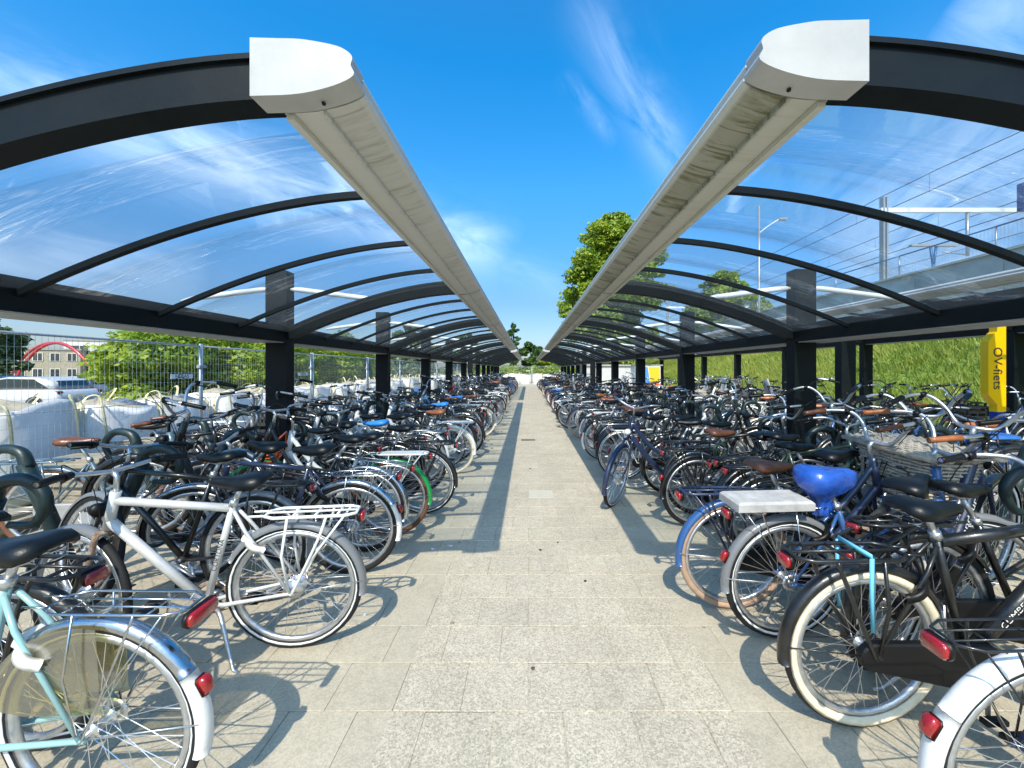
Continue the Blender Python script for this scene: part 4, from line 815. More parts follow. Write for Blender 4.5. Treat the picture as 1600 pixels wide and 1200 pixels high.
def seatpost_mesh(kind):
    k = KIN[kind]; ST, BB = P(*k['ST']), P(*k['BB']); d = (ST-BB).normalized(); z = k['seat']; x0 = ST.x+d.x/d.z*(z-ST.z); m = MB()
    m.tube([ST, P(x0, 0, z-.052)], .0128, 8); m.tube([ST-d*.01, ST+d*.025], .021, 8)
    for s_ in (-1, 1):
        m.tube(catmull([(x0+.12, s_*.008, z-.035), (x0+.04, s_*.02, z-.062), (x0-.04, s_*.03, z-.06), (x0-.11, s_*.045, z-.04)], 3), .0035, 5)
        pts = [P(x0-.085+.018*math.cos(t*.9), s_*.04+.018*math.sin(t*.9), z-.085+.004*t) for t in range(14)]; m.tube(pts, .003, 4)
    m.tube([(x0-.02, -.035, z-.055), (x0-.02, .035, z-.055)], .012, 6); return m
def carrier_mesh(style):
    m = MB(); z = RW*2+.062; r = {'wire': .0042, 'tube': .0085, 'heavy': .0095, 'flat': .006}[style]; w = .062 if style != 'heavy' else .075; xb, xf = -.33, .12
    loop = [(xf, w*.6, z), (xf-.05, w, z), (xb+.05, w, z), (xb, w*.6, z), (xb, -w*.6, z), (xb+.05, -w, z), (xf-.05, -w, z), (xf, -w*.6, z)]; m.tube(loop, r, 7, closed=True)
    if style == 'wire':
        for y in (-.02, .02): m.tube([(xf, y, z), (xb, y, z)], .003, 5)
        for x in (-.22, -.08, .05): m.tube([(x, -w, z-.006), (x, w, z-.006)], .003, 5)
    elif style == 'flat':
        m.box((xb+.04, -w*.86, z-.008), (xf-.03, w*.86, z+.006), 0, .004)
    else:
        for x in (-.24, -.13, -.02): m.tube([(x, -w, z), (x, w, z)], r*.8, 6)
        m.tube([(xf, 0, z+.004), (xb, 0, z+.004)], r*.7, 6)
    for s_ in (-1, 1):
        m.tube(catmull([(-.19, s_*w, z), (-.15, s_*(w+.018), z-.12), (-.02, s_*.07, RW+.02), (-.005, s_*.07, RW)], 4), r*.9, 6); m.tube([(.0, s_*w, z), (.03, s_*.075, z-.2), (.005, s_*.07, RW+.02)], r*.8, 6)
        if style != 'heavy': m.tube([(-.28, s_*w, z), (-.10, s_*.072, RW+.17), (-.02, s_*.07, RW+.03)], r*.7, 5)
        m.tube([(xf, s_*w*.5, z), (.20, s_*.03, z+.0)], r*.8, 5)
    return m
def chaincase_mesh(kind):
    k = KIN[kind]; BB = P(*k['BB']); m = MB(); poly = []
    for i in range(13): a = R_(90+180*i/12); poly.append((.0+.058*math.cos(a)-.01, RW+.058*math.sin(a)))
    for i in range(15): a = R_(-92+184*i/14); poly.append((BB.x+.105*math.cos(a), BB.z+.105*math.sin(a)))
    c = (BB.x*.5, .315); inset = [(c[0]+(x-c[0])*.975, c[1]+(z-c[1])*.92) for x, z in poly]
    return m.loft([[(x, -.070, z) for x, z in inset], [(x, -.064, z) for x, z in poly], [(x, -.040, z) for x, z in poly]], smooth=False)
def chain_mesh(kind):
    k = KIN[kind]; BB = P(*k['BB']); m = MB(); pts = [(0+.04*math.cos(R_(90+180*i/8)), -.045, RW+.04*math.sin(R_(90+180*i/8))) for i in range(9)]+[(BB.x+.088*math.cos(R_(-90+180*i/10)), -.045, BB.z+.088*math.sin(R_(-90+180*i/10))) for i in range(11)]
    m.tube(pts, .0045, 4, closed=True, smooth=False); m.ring((BB.x, -.045, BB.z), [(.07, -.002), (.088, -.002), (.088, .002), (.07, .002)], 22)
    for i in range(5): a = i*1.2566; m.tube([(BB.x, -.045, BB.z), (BB.x+.075*math.cos(a), -.045, BB.z+.075*math.sin(a))], .005, 5)
    m.ring((0, -.045, RW), [(.02, -.003), (.042, -.003), (.042, .003), (.02, .003)], 16); return m
def crank_mesh(kind, ang):
    k = KIN[kind]; BB = P(*k['BB']); m = MB(); a = R_(ang)
    for s_, q in ((-1, a), (1, a+math.pi)):
        m.tube([BB+P(0, s_*.06, 0), BB+P(0, s_*.095, 0)], .017, 8); m.tube([BB+P(0, s_*.082, 0), BB+P(.17*math.cos(q), s_*.095, .17*math.sin(q))], [.014, .0095], 7, flat=(1, .6))
    m.tube([BB+P(0, -.06, 0), BB+P(0, .06, 0)], .012, 6); return m
def pedal_mesh(kind, ang, s_):
    k = KIN[kind]; BB = P(*k['BB']); a = R_(ang) if s_ < 0 else R_(ang)+math.pi; c = BB+P(.17*math.cos(a), s_*.15, .17*math.sin(a)); m = MB()
    m.box((c.x-.045, c.y-.048, c.z-.012), (c.x+.045, c.y-.018, c.z+.012), 0, .004); m.box((c.x-.045, c.y+.018, c.z-.012), (c.x+.045, c.y+.048, c.z+.012), 0, .004); m.tube([c-P(0, s_*.055, 0), c+P(0, .05*s_, 0)], .007, 6); return m
def stand_mesh(kind):
    k = KIN[kind]; BB = P(*k['BB']); return MB().tube([BB+P(-.06, .03, -.01), BB+P(-.10, .06, -.04), BB+P(-.20, .155, -.262), BB+P(-.235, .165, -.278)], [.012, .011, .009, .009], 7)
def lock_mesh():
    return MB().ring((0, 0, 0), [(.052, -.012), (.075, -.014), (.075, .014), (.052, .012)], 18, a0=R_(-40), a1=R_(220)).box((-.035, -.016, .055), (.035, .016, .088), 0, .006)
def tail_mesh(style):
    if style == 'bar':
        sec = lambda x, k: [(x, y*k, z*k) for y, z in ((-.062, -.012), (-.05, -.026), (.05, -.026), (.062, -.012), (.062, .012), (.05, .026), (-.05, .026), (-.062, .012))]
        return MB().loft([sec(-.004, 1), sec(-.012, .97), sec(-.018, .82)], 0).loft([sec(.016, .9), sec(.010, 1.05), sec(-.003, 1.06)], 1)
    sec = lambda x, k: [(x, y*k, z*k) for y, z in ((-.022, -.04), (0, -.047), (.022, -.04), (.026, .02), (.018, .032), (-.018, .032), (-.026, .02))]
    return MB().loft([sec(-.006, 1), sec(-.026, .86), sec(-.034, .6)], 0).loft([sec(.003, .9), sec(0, 1.08), sec(-.005, 1.08)], 1)
def head_mesh():
    return MB().ring((0, 0, 0), [(0, .045), (.022, .04), (.034, .01), (.036, -.018), (0, -.02)], 14, closedprof=False)
def frontrack_mesh():
    m = MB(); 
    for x in (-.12, .16): m.tube([(x, -.15, 0), (x, .15, 0)], .008, 6)
    for y in (-.15, -.05, .05, .15): m.tube([(-.12, y, 0), (.16, y, 0)], .008, 6)
    m.tube([(-.13, -.15, 0), (-.14, -.15, .18), (-.14, .15, .18), (-.13, .15, 0)], .008, 6); m.tube([(-.14, -.15, .09), (-.14, .15, .09)], .006, 6)
    for s_ in (-1, 1): m.tube([(.05, s_*.13, 0), (.0, s_*.09, -.18), (-.02, s_*.066, -.40)], .007, 6)
    return m
def basket_mesh(w=.21, d=.15, h=.24, seed=1):
    """woven cane: upright stakes with horizontal weavers passing in and out of them, plus a woven lid"""
    m = MB(); n = 36; rows = 13
    def pt(i, z, o): 
        a = 2*math.pi*i/n; c, s_ = math.cos(a), math.sin(a); e = 4; k = 1/((abs(c)**e+abs(s_)**e)**(1/e)); f = .86+.14*z/h; return (d*f*k*c+o*c, w*f*k*s_+o*s_, z)
    for r in range(rows): m.tube([pt(i, h*(r+.5)/rows+.003*math.sin(i*1.7+r), .006*(1 if (i+r) % 2 else -1)) for i in range(n)], .0085, 4, True)
    for i in range(0, n): m.tube([pt(i, 0, 0), pt(i, h, 0)], .004, 4)
    for zz in (0, h): m.tube([pt(i, zz, .004*math.sin(i*2.2)) for i in range(n)], .014, 5, True)
    m.box((-d*.8, -w*.8, .0), (d*.8, w*.8, .01)); return m
def lid_mesh(w=.225, d=.165, seed=2):
    m = MB(); k = 15
    for r in range(k):
        x = -d+2*d*(r+.5)/k; m.tube([(x, -w+2*w*j/22, .012+.03*math.cos((x/d)*1.3)*math.cos((-w+2*w*j/22)/w*1.2)+.006*(1 if (j+r) % 2 else -1)) for j in range(23)], .0105, 4)
    for j in range(1, 22): y = -w+2*w*j/22; m.tube([(-d, y, .01), (0, y, .036), (d, y, .01)], .004, 4)
    m.tube([(d, -w, .006), (d, w, .006), (-d, w, .006), (-d, -w, .006)], .015, 6, True); return m
def crate_mesh(w=.2, d=.15, h=.22):
    m = MB()
    for k in range(4):
        z = h*k/3.0; z1 = z+.035 if k < 3 else h+.015
        m.box((-d, -w, z), (d, -w+.008, z1)); m.box((-d, w-.008, z), (d, w, z1)); m.box((-d, -w+.008, z), (-d+.008, w-.008, z1)); m.box((d-.008, -w+.008, z), (d, w-.008, z1))
    for x, y in ((-1, -1), (-1, 1), (1, -1), (1, 1), (0, 1), (0, -1), (1, 0), (-1, 0)): m.box((x*(d-.014)-.012, y*(w-.014)-.012, 0), (x*(d-.014)+.012, y*(w-.014)+.012, h))
    m.box((-d, -w, -.008), (d, w, 0)); return m
def childseat_mesh():
    m = MB(); secs = []
    for (x, z, w) in ((.13, .03, .13), (.06, .0, .14), (-.06, .0, .145), (-.11, .06, .15), (-.15, .22, .15), (-.17, .40, .12), (-.17, .46, .08)):
        secs.append([(x, -w, z+.05), (x-.02, -w*.9, z), (x-.02, w*.9, z), (x, w, z+.05), (x+.01, w*.9, z+.055), (x, w*.8, z+.02), (x, -w*.8, z+.02), (x+.01, -w*.9, z+.055)])
    m.loft(secs, smooth=True)
    for s_ in (-1, 1): m.box((-.06, s_*.14-.02, -.35), (.05, s_*.14+.02, .03), 0, .015)
    return m
def pannier_mesh():
    m = MB()
    for s_ in (-1, 1):
        secs = []
        for (z, k) in ((0, .88), (.05, 1), (.22, 1.02), (.32, .96)): secs.append([(x*k-.1, s_*.085+y*k, z) for x, y in ((-.17, -.045), (.17, -.045), (.185, 0), (.17, .06), (-.17, .06), (-.185, 0))])
        m.loft(secs, smooth=True)
    m.box((-.26, -.09, .318), (.06, .09, .326)); return m
def guard_mesh():
    out = MB()
    for s_ in (-1, 1):
        pts = [((RW+.005)*math.cos(R_(14+84*i/12)), (RW+.005)*math.sin(R_(14+84*i/12))) for i in range(13)]
        out.prism(pts+[(-.05, .07), (.20, .06)], s_*.045-.0008, s_*.045+.0008)
    return out
def motor_mesh(): return MB().ring((0, 0, 0), [(0, -.05), (.06, -.05), (.085, -.03), (.085, .03), (.06, .05), (0, .05)], 20, closedprof=False)
def steer_mtx(kind, ang):
    k = KIN[kind]; HT, HB = P(*k['HT']), P(*k['HB']); return Matrix.Translation(HB) @ Matrix.Rotation(ang, 4, (HT-HB).normalized()) @ Matrix.Translation(-HB)

SPEC = dict(kind='step', frame='black', fender='black', fork=None, tyre='rubber', band=False, rim='alu', tw=.042, fat=1., bar='swept', barmat='alu', grip='plastic', saddle='saddle', carrier='heavy', carmat='black', case='plastic', tail='bar', tailon='carrier', lock='plastic', steer=0., crank=40., front=None, frontmat='black', extra=None, frontfender=True, rearfender=True, guard=None, hub=.022, lamp='plastic', tailwhite=False, light=True, stand=True, text=None, rust=False, detail=2, ts=.62, coil=None)
def make_bike(name, label, cat, mtx, group, **kw):
    q = dict(SPEC); q.update(kw); kd = q['kind']; k = KIN[kd]; L = k['L']; t = thing(name, label, cat, mtx, group); fm = M[q['frame']]; D = q['detail']
    S = steer_mtx(kd, q['steer']); w = q['tw']
    fr = obj('frame', cached(('frame', kd, q['fat']), lambda: frame_mesh(kd, q['fat'])), fm, t)
    fk = obj('fork', cached(('fork', kd), lambda: fork_mesh(kd)), M[q['fork']] if q['fork'] else fm, t, S)
    for f in (0, 1):
        m0 = (S @ T3(L, 0, RW) if f else T3(0, 0, RW)) @ Matrix.Rotation(random.uniform(0, 6.28), 4, 'Y')
        wh = obj('wheel', cached(('spokes', .02 if f and q['hub'] < .04 else q['hub'], w), lambda: spokes_mesh(.02 if f and q['hub'] < .04 else q['hub'], w)), M['steel'], t, m0)
        obj('tyre', cached(('tyre', q['band'], w), lambda: tyre_mesh(q['band'], w)), [M[q['tyre']], M['tyrecream'] if q['band'] == 'wall' else M['band']] if q['band'] else M[q['tyre']], wh); obj('rim', cached(('rim', w), lambda: rim_mesh(w)), M[q['rim']], wh)
    ff = M[q['fender']]
    if q['rearfender']:
        a1 = 190 if not q['tailwhite'] else 150
        fd = obj('fender', cached(('rear_fender', a1), lambda: fender_mesh(28, a1)), ff, t, T3(0, 0, RW))
        if q['tailwhite']: obj('fender_tail', cached(('fender_tail',), lambda: fender_mesh(150.3, 196, .0575, 10)), M['white'], fd)
        obj('fender_stay', cached(('fender_stay', 176), lambda: stay_mesh(176)), M['alu'] if q['frame'] != 'black' else M['black'], fd)
    if q['frontfender']:
        fd = obj('fender', cached(('front_fender',), lambda: fender_mesh(-18, 118)), ff, t, S @ T3(L, 0, RW)); obj('fender_stay', cached(('fender_stay', -5), lambda: stay_mesh(-5)), M['alu'], fd)
    hb = obj('handlebar', cached(('bar', kd, q['bar']), lambda: bar_mesh(kd, q['bar'])), M[q['barmat']], t, S)
    for s_ in (-1, 1): obj('grip', cached(('grip', kd, q['bar'], s_), lambda: grip_mesh(kd, q['bar'], s_)), M[q['grip']], hb)
    if D > 0: obj('brake_lever', cached(('levers', kd, q['bar']), lambda: lever_mesh(kd, q['bar'])), M['plastic'], hb)
    obj('saddle', cached(('saddle', kd), lambda: saddle_mesh(kd)), M['saddle'] if q['saddle'] == 'bluecover' else M[q['saddle']], t)
    if q['saddle'] == 'bluecover': obj('saddle_cover', cached(('cover', kd), lambda: cover_mesh(kd)), M['bluecover'], t)
    obj('seat_post', cached(('seat_post', kd), lambda: seatpost_mesh(kd)), M['alu'], t)
    if q['carrier']:
        ca = obj('carrier', cached(('carrier', q['carrier']), lambda: carrier_mesh(q['carrier'])), M[q['carmat']], t)
        if q['light'] and q['tailon'] in ('carrier', 'both'): obj('rear_light', cached(('tail', 'bar'), lambda: tail_mesh('bar')), [M['redlens'], M['plastic']], ca, T3(-.348, 0, RW*2+.035) @ Matrix.Diagonal((1, q['ts'], .85, 1)))
    if q['light'] and q['tailon'] in ('fender', 'both'):
        a = R_(158); obj('rear_light', cached(('tail', 'wedge'), lambda: tail_mesh('wedge')), [M['redlens'], M['plastic']], t, T3((RW+.024)*math.cos(a), 0, RW+(RW+.024)*math.sin(a)) @ Matrix.Rotation(R_(22), 4, 'Y') @ Matrix.Scale(.8, 4))
    if q['case']: obj('chain_case', cached(('case', kd), lambda: chaincase_mesh(kd)), M[q['case']], t)
    elif D > 0: obj('chain', cached(('chain', kd), lambda: chain_mesh(kd)), M['rust'] if q['rust'] else M['alu'], t)
    ck = round(q['crank']/30)*30
    cr = obj('crank', cached(('crank', kd, ck), lambda: crank_mesh(kd, ck)), M['alu'], t)
    if D > 0:
        for s_ in (-1, 1): obj('pedal', cached(('pedal', kd, ck, s_), lambda: pedal_mesh(kd, ck, s_)), M['plastic'], cr)
        if q['stand']: obj('kickstand', cached(('stand', kd), lambda: stand_mesh(kd)), M['alu'], t)
    if q['lock'] and D > 0:
        obj('frame_lock', cached(('lock',), lock_mesh), M[q['lock']], t, T3(.16, 0, .60) @ Matrix.Rotation(R_(60), 4, 'Y') @ Matrix.Rotation(R_(90), 4, 'Z') @ Matrix.Rotation(0, 4, 'X'))
    if q['lamp'] and D > 0:
        HB = P(*k['HB']); obj('headlight', cached(('head',), head_mesh), M[q['lamp']], t, S @ T3(HB.x+.075, 0, HB.z+.06) @ Matrix.Rotation(R_(-90), 4, 'Z'))
    if q['guard']: obj('coat_guard', cached(('guard',), guard_mesh), M[q['guard']], t, T3(0, 0, RW))
    fx = L-.02; fz = RW*2+.05
    if q['front'] in ('rack', 'basket', 'crate', 'hamper'):
        fr_ = obj('front_rack', cached(('front_rack',), frontrack_mesh), M[q['frontmat']], t, S @ T3(fx, 0, fz))
        if q['front'] == 'basket': obj('basket', cached(('basket',), basket_mesh), M['wicker'], t, S @ T3(fx+.03, 0, fz+.012))
        if q['front'] == 'crate': obj('crate', cached(('crate',), crate_mesh), M['crate'], t, S @ T3(fx+.03, 0, fz+.02))
        if q['front'] == 'hamper':
            b = obj('hamper', cached(('hamper',), lambda: basket_mesh(.28, .19, .26)), M['wicker'], t, S @ T3(fx+.04, 0, fz+.012)); obj('lid', cached(('lid',), lambda: lid_mesh(.30, .21)), M['wicker'], b, T3(0, 0, .265))
    if q['extra'] == 'crate': obj('crate', cached(('crate',), crate_mesh), M['crate'], t, T3(-.12, 0, RW*2+.085))
    if q['extra'] == 'childseat': obj('child_seat', cached(('child_seat',), childseat_mesh), M['greyplastic'], t, T3(-.10, 0, RW*2+.14))
    if q['extra'] == 'pannier': obj('pannier', cached(('pannier',), pannier_mesh), M['plastic'], t, T3(0, 0, RW*2-.25))
    if q['extra'] == 'bluebag': obj('pannier', cached(('pannier',), pannier_mesh), M['bluecrate'], t, T3(0, 0, RW*2-.25))
    if q['extra'] == 'pad': obj('seat_pad', cached(('pad',), lambda: MB().box((-.34, -.095, 0), (.08, .095, .05), 0, .012)), M['greypad'], t, T3(0, 0, RW*2+.075))
    if q['extra'] == 'cushion': obj('seat_pad', cached(('cushion',), lambda: MB().box((-.30, -.07, 0), (.10, .07, .035), 0, .012)), M['plastic'], t, T3(0, 0, RW*2+.075))
    if q['coil']:
        def coil():
            m = MB(); r3 = random.Random(5)
            for c in range(4): m.tube([(.055*math.cos(a)*(1+.15*c), .02*c-.03+.012*math.sin(3*a+c), .065*math.sin(a)*(1+.1*c)-.02*c) for a in [i*.4189 for i in range(15)]], .006, 5, True)
            return m
        obj('cable_lock', cached(('coil',), coil), M[q['coil']], t, T3(.20, -.05, k['seat']-.15))
    if q['extra'] == 'strap':
        m = MB(); z = RW*2+.076
        for y in (-.085, .085): m.tube([(-.06, y, z), (-.055, y*1.02, z-.14), (-.04, y, z-.30)], .011, 4, flat=(.3, 1))
        m.tube([(-.06, -.085, z+.006), (-.06, .085, z+.006)], .011, 4, flat=(1, .3)); obj('strap', m, M['strapblue'], t)
    if q['text']:
        for (txt, size, a, b, side, mt, off) in q['text']:
            a, b = P(*a), P(*b); x = (b-a).normalized(); n = P(0, side, 0); y = n.cross(x); mm = Matrix((x, y, n)).transposed().to_4x4(); mm.translation = (a+b)/2+n*off
            obj('lettering', text_mesh(txt, size), M[mt], fr, mm)
    return t
def place(x, y, head, lean=0, pitch=0, z=0):
    m = T3(x, y, z) @ Matrix.Rotation(R_(head), 4, 'Z') @ Matrix.Rotation(R_(lean), 4, 'X')
    if pitch: m = m @ T3(0, 0, RW) @ Matrix.Rotation(R_(-pitch), 4, 'Y') @ T3(0, 0, -RW)
    return m
GA, GB = 'bicycles parked along the left of the lane', 'bicycles parked along the right of the lane'
GC, GD, GE = 'bicycles parked by the construction fence', 'bicycles in the inner right hand rack', 'bicycles under the outer right shelter'
def B(label, x, y, head, lean, group, pitch=0, **kw): return make_bike('bicycle', label, 'bicycle', place(x, y, head, lean, pitch), group, **kw)
dk = KIN['diamond']
# ---- named bicycles, left
B('mint bike with chrome carrier and white tailed fender, nearest at bottom left', -1.40, 1.36, 179, -3, GA, kind='diamond', frame='mint', fender='chrome', tailwhite=True, carrier='wire', carmat='chrome', tailon='both', case=None, lock='whiteplastic', rim='alu', band=True, guard='guardclear', ts=.95, steer=.2, crank=120, bar='flat', fork='mint')
B('silver crossbar bike with white tube carrier, parked beside the mint one', -1.25, 2.22, 187, -5, GA, kind='diamond', frame='silver', fat=1.25, fender='grey', carrier='tube', carmat='white', case=None, lock='whiteplastic', band=True, hub=.05, steer=-.35, crank=210, bar='flat', tailon='carrier', rearfender=True, fork='rust', text=[('CORTONA', .035, dk['BB'], dk['ST'], 1, 'labeldark', .0172)], rust=True, tw=.04)
B('navy crossbar bike with silver white tailed fenders and twin red lights', -1.30, 3.02, 184, -4, GA, kind='diamond', frame='navy', fender='chrome', tailwhite=True, carrier='wire', carmat='chrome', tailon='both', case=None, lock='plastic', steer=.15, band=False, bar='flat', text=[('GAZELLE', .045, (.52, 0, .39), (.80, 0, .68), 1, 'label', .0215)])
B('black bike with chrome wire carrier between the navy and the green ones', -1.36, 3.38, 181, 3, GA, kind='step', fender='chrome', carrier='wire', carmat='chrome', tailon='carrier', steer=-.2, pitch=7, bar='flat', saddle='saddle')
B('white bike with green rear fender, white carrier and orange front rack', -1.24, 3.72, 183, -3, GA, kind='step', frame='white', fender='green', tyre='tyrebrown', carrier='flat', carmat='white', tailon='carrier', case='white', front='rack', frontmat='orange', steer=.25, fat=1.3)
B('black bike with black wire carrier and white striped tyres', -1.10, 4.28, 180, -4, GA, kind='step', band=True, carrier='heavy', steer=-.3, bar='flat')
B('white framed bike with bright blue saddle cover', -1.52, 4.62, 182, 2, GA, kind='swan', frame='white', fender='black', saddle='skycover', carrier='tube', steer=.2, fat=1.3)
B('grey fendered bike with chrome carrier just past the first left post', -1.34, 5.02, 178, -3, GA, kind='diamond', frame='silver', fender='grey', carrier='wire', carmat='chrome', case=None)
B('white bike with dark saddle beside the cream tyred one', -1.42, 5.42, 181, 3, GA, kind='step', frame='white', fender='white', carrier='tube', carmat='black', tyre='rubber', fat=1.2, bar='high')
B('white bike with cream tyres, white carrier and brown saddle', -1.12, 5.92, 180, -3, GA, kind='swan', frame='white', fender='white', tyre='tyrecream', carrier='tube', carmat='white', saddle='tanleather', case='white', fat=1.2)
# ---- named bicycles by the fence
B('blue grey bike with brown saddle and front carrier, facing away from the fence', -3.98, 3.42, 14, 3, GC, kind='step', frame='bluegrey', fender='bluegrey', tyre='tyrebrown', saddle='leather', carrier='tube', carmat='bluegrey', grip='leather', bar='long', barmat='plastic', front='rack', steer=.35, fat=1.2, case='greyplastic')
# ---- named bicycles, right
B('bike with white tailed fender and red stays, cut off at the bottom right', 1.50, 1.22, 2, 4, GB, kind='diamond', frame='navy', fender='white', tailwhite=True, carrier='wire', carmat='black', tailon='both', case=None, saddle='saddle', steer=-.1)
B('black chain cased bike with cream tyres and pale blue carrier strap', 1.40, 1.73, 2, 3, GB, kind='diamond', frame='black', tyre='rubber', band='wall', tw=.052, carrier='heavy', tailon='carrier', case='plastic', extra='strap', steer=.15, crank=260, fat=1.5, text=[('CUMBERLAND', .042, (.50, 0, .36), (.82, 0, .70), -1, 'label', .027)])
B('blue bike with shiny blue saddle cover and grey pad on its carrier', 1.42, 2.30, 4, 4, GB, kind='step', frame='blue', fender='grey', saddle='bluecover', extra='pad', carrier='wire', carmat='chrome', tailon='both', bar='high', grip='tanleather', band=True, tw=.047, steer=-.3, case=None, fat=1.2)
B('dark blue bike with brown saddle, tan tyres and lidded wicker hamper', 1.28, 2.58, 1, 3, GB, kind='step', frame='navy', fender='blue', tyre='tyretan', saddle='leather', carrier='tube', carmat='navy', front='hamper', tailon='carrier', grip='leather', bar='high', fat=1.2)
B('tall navy electric bike with thick lettered down tube and black saddle', 1.78, 2.06, 24, 4, GB, kind='step', frame='navy', fat=2.0, fender='black', carrier='heavy', band=True, tw=.05, bar='high', grip='plastic', pitch=9, crank=270, text=[('Grandeur', .075, (.53, 0, .35), (.85, 0, .76), -1, 'label', .0385), ('BATAVUS', .035, (.50, 0, .52), (.74, 0, .72), -1, 'label', .031)])
B('dark bike with black green saddle, between the two brown saddles', 1.92, 3.42, 3, -3, GB, kind='diamond', frame='darkgreen', carrier='heavy', case=None, steer=.3, bar='swept')
B('dark bike with dark brown saddle and cable lock under it', 1.60, 3.93, 5, 4, GB, kind='step', frame='black', saddle='leather', carrier='tube', carmat='black', tailon='both', steer=-.25, front=None, lock='plastic', bar='high', coil='darkgreen')
B('navy bike facing the lane with its front wheel turned to the camera', 2.03, 4.62, 183, 2, GB, kind='step', frame='navy', fender='navy', case='greyplastic', steer=.95, bar='swept', barmat='alu', carrier='heavy', band=True, fat=1.7, lamp='clear', lock='redlens')
B('silver bike with white carrier and black cushion behind the turned wheel', 1.36, 5.2, 2, 3, GB, kind='step', frame='silver', fender='grey', carrier='tube', carmat='white', extra='cushion', tailon='both', tyre='tyrewhite', bar='swept')
B('black bike with large black front fender, half hidden behind the mint saddle', -1.98, 1.62, 176, -4, GA, kind='step', steer=.3, bar='high', carrier='heavy', case='plastic', pitch=0, detail=2)
B('black crossbar bike tucked in between the silver and the navy ones', -1.78, 2.64, 183, 4, GA, kind='diamond', fender='grey', case=None, steer=-.4, bar='flat', carrier='heavy', band=False, tyre='rubber')
B('black curved frame bike set back behind the navy crossbar bike', -1.88, 3.2, 178, -5, GA, kind='swan', steer=.35, bar='high', carrier='heavy', pitch=9, fat=1.3)
B('dark green bike set back beside the white and green one', -1.82, 3.98, 182, 4, GA, kind='step', frame='darkgreen', steer=-.3, bar='swept', carrier='tube', carmat='black')
B('black bike set back with its handlebar against the first post', -1.86, 4.45, 179, -4, GA, kind='swan', steer=.45, bar='high', carrier='heavy', pitch=8)
B('black bike with brown grips set back past the first left post', -1.8, 5.2, 182, 3, GA, kind='step', steer=-.4, bar='long', barmat='black', grip='leather', carrier='heavy')
B('black crossbar bike facing the lane right of the blue grey one', -4.1, 4.25, 4, 4, GC, kind='diamond', steer=-.3, bar='flat', carrier='wire', carmat='black', case=None)
B('grey bike facing the lane with a black front crate by the fence', -4.15, 4.85, -3, -3, GC, kind='step', frame='grey', steer=.4, bar='high', carrier='heavy', front='crate')
B('black bike with curved frame and tall handlebar close to the fence', -4.1, 5.35, 5, 3, GC, kind='swan', steer=-.2, bar='high', carrier='heavy', pitch=8)
B('black bike low between the cream tyred and the blue bikes', 1.95, 1.98, 2, -4, GB, kind='step', steer=-.3, bar='high', carrier='heavy', case='plastic')
B('black bike set back behind the wicker hamper', 1.98, 2.86, 3, 4, GB, kind='swan', steer=.4, bar='high', carrier='heavy', pitch=8, barmat='alu')
B('dark grey bike between the hamper bike and the brown saddle', 1.86, 3.12, 1, -3, GB, kind='step', frame='grey', fender='black', steer=-.3, bar='swept', carrier='heavy')
B('black bike set back behind the dark brown saddle', 2.0, 3.68, 4, 3, GB, kind='swan', steer=.3, bar='high', carrier='heavy', pitch=9)
B('black crossbar bike behind the turned front wheel', 1.75, 4.25, 2, -3, GB, kind='diamond', steer=.3, bar='flat', carrier='heavy', case=None)
B('black bike beside the silver bike with cushion', 1.7, 4.95, 2, 4, GB, kind='step', steer=-.3, bar='high', carrier='heavy', pitch=8)
